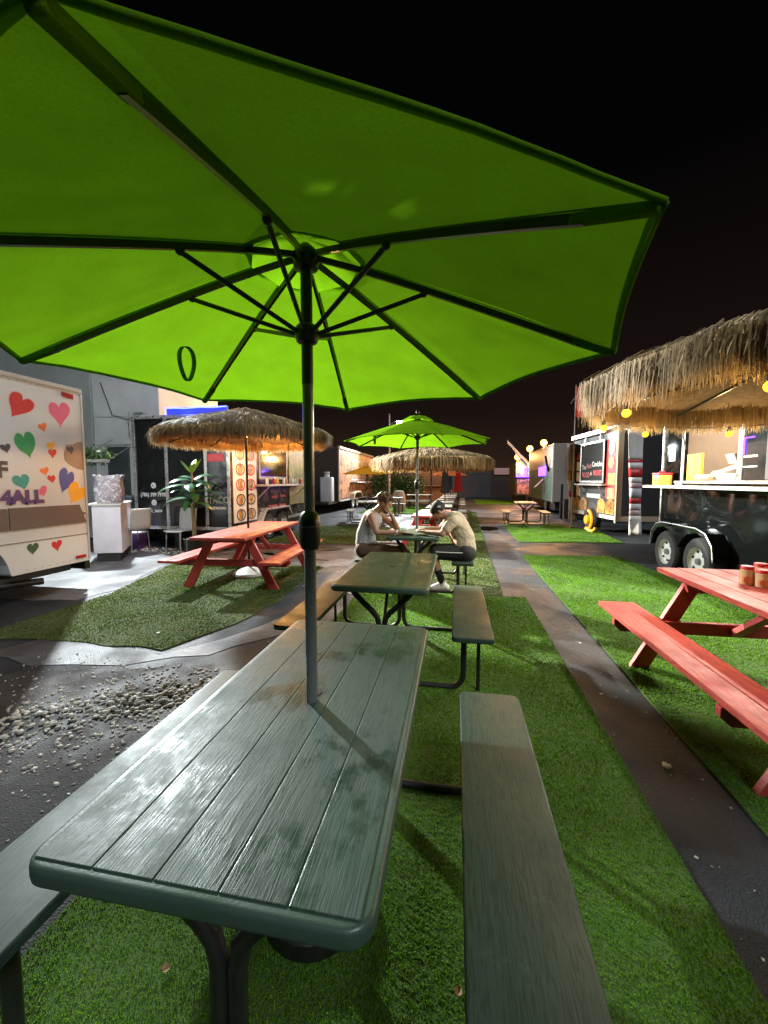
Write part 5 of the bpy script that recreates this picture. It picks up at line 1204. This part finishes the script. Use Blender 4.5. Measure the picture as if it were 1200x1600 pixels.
MB().lathe([(.001, -.2), (.12, -.2), (.14, -.16), (.14, -.12)], 16, (0, 0, .34), 'X').build('clamp_plate', 'clamp_yellow', ck, smooth=True)
# long vinyl banners hung beside it
def banner(name, loc, rz, w, ztop, zbot, segs, label, twist=.25):
    root = empty(name, loc, rz, label, 'banner', 'hanging vinyl banners'); n = len(segs); zz = ztop
    tot = sum(s[0] for s in segs); acc = 0
    def pt(t, u):
        ww = w * (1 - .42 * t) if t < .75 else w * (.685 - .1 * (t - .75)); tw = twist * math.sin(t * 5.2) + .5 * max(0, t - .8)
        x = .22 * w * t + u * ww * math.cos(tw); y = u * ww * math.sin(tw) + .03 * math.sin(t * 9 + u * 3); return (x, y, ztop + (zbot - ztop) * t)
    for (ln, m) in segs:
        t0_, t1_ = acc / tot, (acc + ln) / tot; acc += ln; k = max(2, int(ln * 3)); vs = []; fs = []
        for i in range(k + 1):
            for u in range(5): vs.append(pt(t0_ + (t1_ - t0_) * i / k, u / 4 - .5))
        for i in range(k):
            for u in range(4): fs.append((i * 5 + u, i * 5 + u + 1, i * 5 + u + 6, i * 5 + u + 5))
        MB().add(vs, fs).build('banner_section', m, root, smooth='all').modifiers.new('t', 'SOLIDIFY').thickness = .004
    MB().tube([(-w * .55, 0, ztop + .01), (w * .55, 0, ztop + .01)], .012, 6).build('top_rod', 'alu', root)
    return root
banner('hanging_banner', (4.28, 10.72, 0), R(4), .40, 2.70, .12, [(2.7, 'print_white'), (.25, 'print_red'), (.55, 'print_white'), (.8, 'print_red'), (.5, 'print_white'), (.5, 'print_pink'), (.9, 'white_cloth'), (.5, 'print_red'), (.6, 'print_white'), (.5, 'print_pink'), (1.8, 'print_white')], 'white and red vinyl banner hanging before the dark doorway')
banner('hanging_banner', (3.66, 13.75, 0), R(20), .42, 2.62, .15, [(2.2, 'print_pink'), (.8, 'food_plate'), (.9, 'white_cloth'), (.5, 'print_red'), (1.3, 'print_white'), (.8, 'print_pink')], 'pinkish vinyl banner at the far corner of the food picture trailer', .12)
# red pennant on a pole
fp = empty('red_flag', (3.66, 13.6, 0), 0, 'red flag on a thin white pole behind the food picture trailer', 'flag')
MB().tube([(0, 0, 0), (0, 0, 4.45)], [.022, .012], 8).build('pole', 'white_trim', fp, smooth=True)
vs = []; fs = []
for i in range(9):
    t = i / 8
    for u in range(5): vs.append((.02 + u / 4 * (.06 + .22 * t), .05 * math.sin(u * 1.3 + t * 4), 4.40 - t * .95))
for i in range(8):
    for u in range(4): fs.append((i * 5 + u, i * 5 + u + 1, i * 5 + u + 6, i * 5 + u + 5))
MB().add(vs, fs).build('flag_cloth', 'red_fabric', fp, smooth='all')
# pale boards leaning between the trailers
lbx = empty('leaning_boards', (5.02, 9.6, 0), R(-5), 'pale wooden boards standing between the two right trailers', 'boards')
for k in range(3): MB().box((-.30 + k * .21, -.03, 0), (-.11 + k * .21, .0, 1.85 - .1 * k)).build('plank', 'wood_pale', lbx, bevel=.006)
MB().box((-.3, -.06, .42), (.32, -.03, .48)).build('batten', 'matte_black', lbx)
st_ = empty('wall_slat_sign', (4.95, 9.5, 0), 0, 'narrow beige sign strip with dark lettering blocks between right trailers', 'sign')
MB().box((-.06, -.02, 1.95), (.14, .0, 2.95)).build('sign_strip', 'wood_pale', st_)
for k in range(8): MB().box((.0, -.026, 2.0 + k * .115), (.10, -.02, 2.08 + k * .115)).build('sign_block', 'matte_black', st_)
MB().tube([(.04, .02, 0), (.04, .02, 2.95)], .03, 8).build('post', 'black_steel', st_)

# ---- far right: grey box trailer, truck with violet lights, lamps, flag
gx = empty('grey_box_trailer', (0, 0, 0), 0, 'grey box trailer with a beige air conditioner on its end', 'trailer')
MB().box((4.2, 18.6, .55), (6.6, 24.5, 3.1)).build('body', 'box_grey', gx, bevel=.02)
MB().box((4.185, 18.7, .62), (4.2, 24.4, 2.0)).build('picture_side', 'mural_green', gx)
MB().box((4.18, 18.7, 2.05), (4.2, 24.4, 3.02)).build('header_side', 'print_white', gx)
ac = MB().box((5.0, 18.25, 2.15), (5.75, 18.6, 3.0)).build('air_conditioner', 'ac_beige', gx, bevel=.02)
for k in range(7): MB().box((5.06, 18.235, 2.23 + k * .1), (5.69, 18.25, 2.28 + k * .1)).build('vent_slat', 'matte_black', ac)
MB().box((4.17, 18.57, .5), (4.22, 18.64, 3.12)).build('corner_trim', 'white_trim', gx); MB().tube([(5.05, 18.5, .5), (5.05, 18.5, 2.15)], .03, 8).build('drain_pipe', 'black_steel', gx)
MB().box((4.35, 18.8, .15), (6.4, 24.2, .55)).build('chassis', 'matte_black', gx)
wheel(gx, 4.35, 20.2, .36, .36, .22, -1)
MB().bar((4.17, 20.5, 1.55), (3.75, 20.3, 1.15), .14, .02).build('open_flap', 'box_grey', gx)
MB().tube([(4.18, 19.4, 1.9), (4.05, 19.3, 2.3), (4.0, 19.3, 2.6)], .05, 8).build('folded_awning', 'matte_black', gx, smooth=True)
MB().box((4.160, 20.0, 1.72), (4.176, 21.6, 2.15)).build('violet_panel', 'led_violet', gx)
pb = empty('black_post_box', (4.55, 16.6, 0), 0, 'black bins and post at the foot of the grey box trailer', 'bin')
MB().box((-.4, -.3, 0), (.5, .3, .7)).build('bin_body', 'matte_black', pb, bevel=.03); MB().box((-.43, -.33, .7), (.53, .33, .76)).build('bin_lid', 'matte_black', pb, bevel=.02); MB().tube([(-.5, -.1, 0), (-.5, -.1, 1.35)], .06, 8).build('post', 'matte_black', pb)
vt = empty('violet_lit_trailer', (0, 0, 0), 0, 'small dark trailer with violet lights near the fence', 'trailer')
MB().box((3.9, 27.6, .5), (6.6, 31, 2.75)).build('body', 'fence_brown', vt, bevel=.03)
MB().box((3.89, 27.57, 1.75), (6.0, 27.6, 2.65)).build('upper_panel', 'mural_green', vt); MB().box((4.0, 27.57, .6), (4.9, 27.6, 1.6)).build('lower_panel', 'mural_warm', vt)
MB().box((4.45, 27.53, 1.75), (4.62, 27.57, 2.35)).build('violet_tube', 'led_violet', vt); MB().box((3.93, 27.54, 1.72), (5.9, 27.57, 1.78)).build('violet_tube', 'led_violet', vt)
MB().box((4.1, 27.9, .1), (6.4, 30.8, .5)).build('chassis', 'matte_black', vt)
point('violet_light', (4.6, 27.2, 2.0), 60, (.2, .08, 1), vt, .2)
roof_lamp(4.25, 21.0, 3.12, .0, 620, 'orange lamp on the grey box trailer, rightmost of the far lamps', r=.16)
roof_lamp(4.75, 27.7, 2.77, .55, 600, 'orange lamp on a tall stem, middle of the far lamps', r=.2)
roof_lamp(4.0, 27.62, 2.77, .0, 420, 'orange lamp low at the roof corner, leftmost of the far lamps', r=.2)
wf_ = empty('white_blue_flag', (3.75, 24.4, 0), 0, 'white and blue flag slanting from a pole before the far lamps', 'flag')
MB().tube([(.35, 0, 0), (.35, 0, 2.6), (-.85, 0, 3.85)], .014, 6).build('pole', 'white_trim', wf_)
for m, o_ in (('flag_white', 0.0), ('flag_blue', .16), ('flag_white', .26)):
    vs = []
    for i in range(7):
        t = i / 6
        for u in (0, 1): vs.append((-.82 + 1.1 * t + .05 * math.sin(t * 7), .08 * math.sin(t * 6 + o_ * 9), 3.80 - 1.12 * t - (o_ + u * (.16 if o_ < .1 else .10)) * (.35 + 1.0 * t)))
    MB().add(vs, [(2 * i, 2 * i + 1, 2 * i + 3, 2 * i + 2) for i in range(6)]).build('flag_cloth', m, wf_, smooth='all')

# ---- fence across the back, dark hall, orange counter and bushes
fe = empty('board_fence', (0, 0, 0), 0, 'tall grey and brown board fence across the far end', 'fence')
b0 = None; b1 = None; k = 0; x = -1.1
while x < 9.5:
    br = x > 3.1
    if br: b_ = b1
    else: b_ = b0
    if b_ is None:
        b_ = MB().box((-.115, -.012, 0), (.115, .012, 2.3)).build('board', 'fence_brown' if br else 'fence_grey', fe, bevel=.004)
        if br: b1 = b_
        else: b0 = b_
        o = b_
    else: o = share(b_)
    o.location = (x, 36.9 + .012 * (k % 2), .02 + random.uniform(-.03, .02)); x += .238; k += 1
for z in (.5, 1.9): MB().box((-1.2, 36.93, z), (9.5, 37.0, z + .09)).build('rail', 'fence_brown', fe)
ss = MB().box((3.35, 36.80, 2.05), (4.75, 36.86, 2.62)).build('white_sign_board', 'print_pink'); tag(ss, 'small pale sign fixed on top of the far fence', 'sign')
hl = empty('dark_hall', (0, 0, 0), 0, 'dark low building behind the far thatched umbrella', 'building')
MB().box((-7.2, 31, 0), (-1.0, 38, 3.0)).build('wall', 'fence_brown', hl, bevel=.02); MB().box((-7.3, 30.7, 3.0), (-.9, 38.2, 3.15)).build('roof', 'matte_black', hl)
oc = empty('orange_counter', (-2.4, 26, 0), 0, 'long orange lit timber counter before the dark hall', 'counter')
for k in range(5): MB().box((-2.2, -.02 + .003 * (k % 2), .18 + k * .19), (2.2, .02 + .003 * (k % 2), .36 + k * .19)).build('plank', 'wood_orange', oc, bevel=.004)
MB().box((-2.3, -.25, 1.13), (2.3, .3, 1.18)).build('counter_top', 'wood_orange', oc, bevel=.005)
for x in (-2.1, 0, 2.1): MB().box((x - .05, .02, 0), (x + .05, .12, 1.13)).build('post', 'wood_orange', oc)
def bush(x, y, h, w, label, seed, light):
    root = empty('bush', (x, y, 0), 0, label, 'bush', 'bushes behind the far left tables')
    MB().tube([(0, 0, 0), (.05, 0, h * .4), (0, .05, h * .8)], [.05, .04, .02], 8).build('trunk', 'bark', root)
    tag(leaf_cloud('crown', (0, 0, h * .62), w, w * .8, h * .42, 900, .16, root, 'leaf_mass', seed), kind='stuff')
bush(-4.6, 24.4, 2.3, 1.0, 'leafy bush nearest the mural trailer', 21, 1); bush(-3.4, 25.0, 2.0, .9, 'leafy bush in the middle behind the pale tables', 22, 0); bush(-2.5, 24.8, 1.8, .8, 'leafy bush nearest the orange counter', 23, 0)
dn = empty('garden_drum', (-2.75, 19.6, 0), 0, 'rounded pale planter drum on the long far table line', 'planter'); MB().lathe([(.001, 0), (.28, 0), (.34, .3), (.33, .62), (.26, .9), (.2, .98), (.001, .98)], 18).build('drum', 'tan_patch', dn, smooth=True)
roof_lamp(-1.9, 30.5, 3.15, .15, 380, 'orange lamp on the roof of the dark hall', r=.08)
# ================================================================ the two seated men
def blob(parts, name, m, parent, vox=.008, smooth_it=4):
    """union of tapered capsules and ellipsoids as one continuous skin; parts: ('c', p, rp, q, rq) or ('e', centre, (rx,ry,rz), rot)"""
    b = MB()
    for p in parts:
        if p[0] == 'c':
            _, a, ra, c, rc = p; a, c = Vector(a), Vector(c); d = c - a; n = max(2, int(d.length / .03)); pts = []; rs = []
            dn = d.normalized()
            for k in (0, 1, 2, 3): w = k / 4 * math.pi / 2; pts.append(a - dn * ra * math.cos(w)); rs.append(max(.0015, ra * math.sin(w)))
            for k in range(n + 1): t = k / n; pts.append(a.lerp(c, t)); rs.append(ra + (rc - ra) * t)
            for k in (3, 2, 1, 0): w = k / 4 * math.pi / 2; pts.append(c + dn * rc * math.cos(w)); rs.append(max(.0015, rc * math.sin(w)))
            b.tube(pts, rs, 14)
        else:
            _, c, r, rot = p; k0 = len(b.v); b.ball((0, 0, 0), 1.0, 18, 12); mt = Euler(tuple(R(x) for x in rot)).to_matrix()
            for i in range(k0, len(b.v)):
                v = Vector(b.v[i]); v = mt @ Vector((v.x * r[0], v.y * r[1], v.z * r[2])); b.v[i] = (v.x + c[0], v.y + c[1], v.z + c[2])
    me = bpy.data.meshes.new('tmp'); me.from_pydata(b.v, [], b.f)
    bm = bmesh.new(); bm.from_mesh(me); bmesh.ops.recalc_face_normals(bm, faces=bm.faces); bm.to_mesh(me); bm.free()
    o = bpy.data.objects.new('tmp', me); COL.objects.link(o)
    md = o.modifiers.new('r', 'REMESH'); md.mode = 'VOXEL'; md.voxel_size = vox
    ms = o.modifiers.new('s', 'SMOOTH'); ms.iterations = smooth_it; ms.factor = .5
    dg = bpy.context.evaluated_depsgraph_get(); me2 = bpy.data.meshes.new_from_object(o.evaluated_get(dg))
    bpy.data.objects.remove(o); bpy.data.meshes.remove(me)
    me2.materials.clear(); me2.materials.append(M[m]); me2.shade_smooth(); me2.name = name
    return link(bpy.data.objects.new(name, me2), parent)
def V3(*a): return Vector(a)
def hand(P, wrist, dirv, up, spread, curl, scale=1.0):
    """palm and five fingers; dirv along the fingers, up = back of the hand"""
    w = Vector(wrist); d = Vector(dirv).normalized(); u = Vector(up); u = (u - d * u.dot(d)).normalized(); s = d.cross(u) * spread
    pc = w + d * .045 * scale
    P.append(('c', w, .024 * scale, w + d * .03 * scale, .027 * scale))
    for k in (-1, 0, 1): P.append(('c', w + d * .02 + s * .014 * k, .015, w + d * .078 * scale + s * .021 * k, .0125))
    for k, (off, ln) in enumerate(((-.030, .062), (-.010, .074), (.011, .068), (.030, .052))):
        b0 = w + d * .082 * scale + s * off; d1 = (d - u * curl * .5).normalized(); d2 = (d - u * curl * 1.3).normalized()
        b1 = b0 + d1 * ln * .55; b2 = b1 + d2 * ln * .5
        P += [('c', b0, .0095, b1, .0088), ('c', b1, .0088, b2, .0075)]
    t0 = w + d * .028 - s * .024; t1 = t0 + (d * .6 - s * .8 - u * .15).normalized() * .036; t2 = t1 + (d * .9 - s * .35 - u * curl * .5).normalized() * .03
    P += [('c', t0, .013, t1, .011), ('c', t1, .011, t2, .0085)]
def head(P, c, f, tilt, s=1.0):
    """c centre of the skull, f = +1 looks to +X, -1 to -X; tilt in degrees forward (down)"""
    def T(x, y, z):
        a = R(tilt); xx = x * math.cos(a) + z * math.sin(a) * 1; zz = -x * math.sin(a) + z * math.cos(a)
        return V3(c[0] + f * xx * s, c[1] + y * s, c[2] + zz * s)
    P.append(('e', T(-.008, 0, .028), (.098 * s, .076 * s, .088 * s), (0, f * tilt, 0)))
    P.append(('e', T(.022, 0, -.035), (.068 * s, .060 * s, .082 * s), (0, f * tilt, 0)))
    P.append(('c', T(.072, 0, -.095), .022 * s, T(.055, 0, -.06), .035 * s))             # chin
    P.append(('c', T(.092, 0, .012), .010 * s, T(.108, 0, -.020), .0135 * s))            # nose
    P.append(('c', T(.082, -.03, .024), .012 * s, T(.086, .03, .024), .012 * s))         # brow
    P.append(('c', T(.086, -.016, -.056), .010 * s, T(.086, .016, -.056), .010 * s))     # lips
    for y in (-1, 1): P.append(('e', T(-.005, y * .078, -.012), (.018 * s, .010 * s, .030 * s), (0, f * tilt, 0))); P.append(('e', T(.058, y * .038, -.025), (.02 * s, .018 * s, .018 * s), (0, 0, 0)))
    return T

# ---- man on the left: grey tank top, curly hair, chin on his hand
pa = empty('person', (-1.18, 5.36, 0), 0, 'curly haired man in grey tank top resting his chin on a hand', 'person')
def loc(root, p): return V3(*p) - root.location
PL = lambda *p: loc(pa, p)
P = []
hip, mid, chest, neck = PL(-1.21, 5.36, .53), PL(-1.215, 5.365, .72), PL(-1.125, 5.37, .93), PL(-1.045, 5.375, 1.06)
hc = PL(-.955, 5.375, 1.155)
P += [('c', hip, .135, mid, .118), ('c', mid, .118, chest, .128), ('e', chest, (.105, .165, .13), (0, 25, 0)), ('c', chest + V3(.02, 0, .07), .07, neck, .054), ('c', neck, .052, hc + V3(-.02, 0, -.03), .055)]
T = head(P, hc, 1, 22)
shn, shf = PL(-1.10, 5.20, .985), PL(-1.07, 5.55, .985)
eln, elf = PL(-1.005, 5.10, .785), PL(-.80, 5.56, .785)
wrn, wrf = PL(-.745, 5.155, .785), PL(-.875, 5.47, .985)
P += [('c', chest + V3(0, -.1, .06), .07, shn, .058), ('c', shn, .056, eln, .040), ('c', eln, .041, wrn, .027), ('c', chest + V3(0, .1, .06), .07, shf, .058), ('c', shf, .056, elf, .040), ('c', elf, .041, wrf, .027)]
hand(P, wrn, (1, .15, -.02), (0, 0, 1), 1, .12); hand(P, wrf, (-.35, -.35, .9), (.9, .1, .35), 1, .75)
for y0, y1, ax in ((5.27, 5.24, -.74), (5.45, 5.48, -.70)):
    h_, k_, a_ = PL(-1.17, y0, .51), PL(-.76, y1, .525), PL(ax, y1, .09)
    P += [('c', h_, .088, k_, .062), ('c', k_, .056, k_.lerp(a_, .35), .056), ('c', k_.lerp(a_, .35), .056, a_, .036), ('c', a_ + V3(-.02, 0, -.03), .038, a_ + V3(.13, 0, -.055), .032)]
blob(P, 'body', 'skin_a', pa, .0075)
blob([('c', hip + V3(0, 0, .06), .150, mid, .133), ('c', mid, .133, chest, .140), ('e', chest + V3(0, 0, -.02), (.118, .168, .12), (0, 25, 0)), ('c', chest + V3(.03, -.085, .085), .030, chest + V3(.0, -.10, .11), .028), ('c', chest + V3(.03, .085, .085), .030, chest + V3(.0, .10, .11), .028)], 'tank_top', 'tank_cloth', pa, .009)
sh = [('c', hip + V3(0, -.05, -.01), .142, hip + V3(0, .05, -.01), .142)]
for y0, y1, ax in ((5.27, 5.24, -.74), (5.45, 5.48, -.70)):
    h_, k_, a_ = PL(-1.17, y0, .515), PL(-.75, y1, .53), PL(ax, y1, .12); sh += [('c', h_, .100, k_, .076), ('c', k_, .072, a_, .058)]
blob(sh, 'trousers', 'brown_cloth', pa, .010)
for y1, ax in ((5.24, -.74), (5.48, -.70)):
    a_ = PL(ax, y1, .065); blob([('c', a_ + V3(-.03, 0, -.01), .045, a_ + V3(.15, 0, -.022), .038), ('c', a_ + V3(-.01, 0, .0), .045, a_ + V3(-.01, 0, .05), .042)], 'shoe', 'black_cloth', pa, .008)
q = random.Random(12); hr = [('e', T(-.022, 0, .05), (.105, .090, .080), (0, 20, 0))]
for k in range(120):
    a, e = q.uniform(0, 6.28), q.uniform(-.15, 1.5); x, y, z = math.cos(a) * math.cos(e), math.sin(a) * math.cos(e), math.sin(e)
    if x > .55 and z < .42: continue
    hr.append(('e', T(-.018 + x * .108, y * .094, .038 + z * .094), (q.uniform(.016, .026),) * 3, (0, 0, 0)))
blob(hr, 'hair', 'hair_brown', pa, .0065, 1)
blob([('c', T(.06, -.03, -.10), .020, T(.06, .03, -.10), .020), ('c', T(.082, 0, -.108), .020, T(.06, 0, -.108), .024), ('c', T(.03, -.058, -.07), .016, T(.06, -.04, -.10), .018), ('c', T(.03, .058, -.07), .016, T(.06, .04, -.10), .018)], 'beard', 'hair_brown', pa, .006, 1)
MB().lathe([(.028, -.011), (.033, -.011), (.033, .011), (.028, .011)], 16, tuple(wrn + V3(.0, 0, 0)), 'X').build('wristband', 'white_cloth_b', pa, smooth=True)

# ---- man on the right: beige shirt, black cap and shorts, bent over the table
pb_ = empty('person', (.12, 5.30, 0), 0, 'man in beige shirt and black cap bent over the table', 'person')
PR = lambda *p: loc(pb_, p)
P = []
hip, mid, chest, neck = PL(0, 0, 0), 0, 0, 0
hip, mid, chest, neck = PR(.13, 5.30, .54), PR(.115, 5.315, .72), PR(.0, 5.33, .915), PR(-.105, 5.34, 1.005)
hc = PR(-.215, 5.345, 1.055)
P += [('c', hip, .135, mid, .122), ('c', mid, .122, chest, .132), ('e', chest, (.11, .17, .125), (0, -38, 0)), ('c', chest + V3(-.03, 0, .05), .075, neck, .056), ('c', neck, .055, hc + V3(.02, 0, -.02), .058)]
T = head(P, hc, -1, 52)
shn, shf = PR(-.03, 5.15, .945), PR(-.03, 5.52, .945)
eln, elf = PR(-.16, 5.07, .79), PR(-.20, 5.60, .79)
wrn, wrf = PR(-.37, 5.20, .79), PR(-.38, 5.46, .79)
P += [('c', chest + V3(0, -.1, .03), .07, shn, .062), ('c', shn, .058, eln, .043), ('c', eln, .043, wrn, .028), ('c', chest + V3(0, .1, .03), .07, shf, .062), ('c', shf, .058, elf, .043), ('c', elf, .043, wrf, .028)]
hand(P, wrn, (-.9, .45, .12), (0, 0, 1), -1, .55); hand(P, wrf, (-.9, -.3, .12), (0, 0, 1), -1, .55)
LEG = ((5.22, 5.20, -.155, 5.26), (5.40, 5.45, -.33, 5.42))
for y0, y1, ax, ay in LEG:
    h_, k_, a_ = PR(.09, y0, .51), PR(-.29, y1, .515), PR(ax, ay, .10)
    P += [('c', h_, .092, k_, .064), ('c', k_, .058, k_.lerp(a_, .35), .057), ('c', k_.lerp(a_, .35), .057, a_, .037), ('c', a_ + V3(.03, 0, -.04), .036, a_ + V3(-.13, -.01, -.06), .030)]
blob(P, 'body', 'skin_b', pb_, .0075)
blob([('c', hip + V3(.0, 0, .03), .150, mid, .140), ('c', mid, .140, chest, .148), ('e', chest, (.125, .19, .14), (0, -38, 0)), ('c', chest + V3(-.03, 0, .05), .085, neck + V3(.03, 0, -.015), .066), ('c', shn, .076, shn.lerp(eln, .62), .066), ('c', shf, .076, shf.lerp(elf, .62), .066), ('c', chest + V3(0, -.1, .03), .08, shn, .074), ('c', chest + V3(0, .1, .03), .08, shf, .074)], 'shirt', 'tee_cloth', pb_, .009)
sh = [('c', hip + V3(.0, -.05, -.02), .145, hip + V3(.0, .05, -.02), .145)]
for y0, y1, ax, ay in LEG:
    h_, k_ = PR(.09, y0, .515), PR(-.25, y1, .52); sh.append(('c', h_, .108, k_, .088))
so = blob(sh, 'shorts', 'black_cloth', pb_, .010)
MB().tube([PR(.10, 5.105, .545), PR(-.05, 5.10, .545), PR(-.24, 5.108, .548)], .006, 6).build('side_stripe', 'white_cloth_b', pb_)
for y0, y1, ax, ay in LEG:
    k_, a_ = PR(-.29, y1, .515), PR(ax, ay, .10)
    blob([('c', k_.lerp(a_, .55), .053, a_, .043)], 'sock', 'black_cloth', pb_, .008)
    a_ = PR(ax, ay, .07); blob([('c', a_ + V3(.045, 0, -.015), .050, a_ + V3(-.13, -.01, -.028), .040), ('c', a_, .050, a_ + V3(.005, 0, .055), .046), ('c', a_ + V3(-.05, 0, .0), .046, a_ + V3(-.09, 0, -.015), .042)], 'shoe', 'white_cloth_b', pb_, .008)
blob([('e', T(-.014, 0, .050), (.108, .088, .080), (0, -52, 0)), ('e', T(-.025, 0, .020), (.102, .086, .070), (0, -52, 0))], 'cap', 'black_cloth', pb_, .007, 2)
blob([('e', T(.105, 0, .028), (.065, .07, .010), (0, -60, 0))], 'cap_brim', 'black_cloth', pb_, .005, 1)
MB().box((-.02, -.004, -.012), (.02, .004, .012)).build('cap_badge', 'white_cloth_b', pb_, bevel=.002).location = T(-.055, -.082, .035)
blob([('c', T(.05, -.04, -.085), .018, T(.08, 0, -.108), .020), ('c', T(.05, .04, -.085), .018, T(.08, 0, -.108), .020)], 'beard', 'hair_brown', pb_, .006, 1)
for k, (x, z, r) in enumerate(((.155, .98, 4), (.19, .93, 4), (.215, .87, 5), (.235, .81, 3))): pass
def phone(x, y, rz, lab):
    r = empty('mobile_phone', (x, y, .7425), rz, lab, 'phone', 'phones on the table'); MB().prism(rrect(.075, .15, .01, 3), 0, .009).build('phone_body', 'phone', r, bevel=.002)
phone(-.62, 5.28, R(80), 'dark phone lying near the curly haired man\'s hand'); phone(-.42, 5.20, R(75), 'dark phone lying by the hands of the man in the black cap')
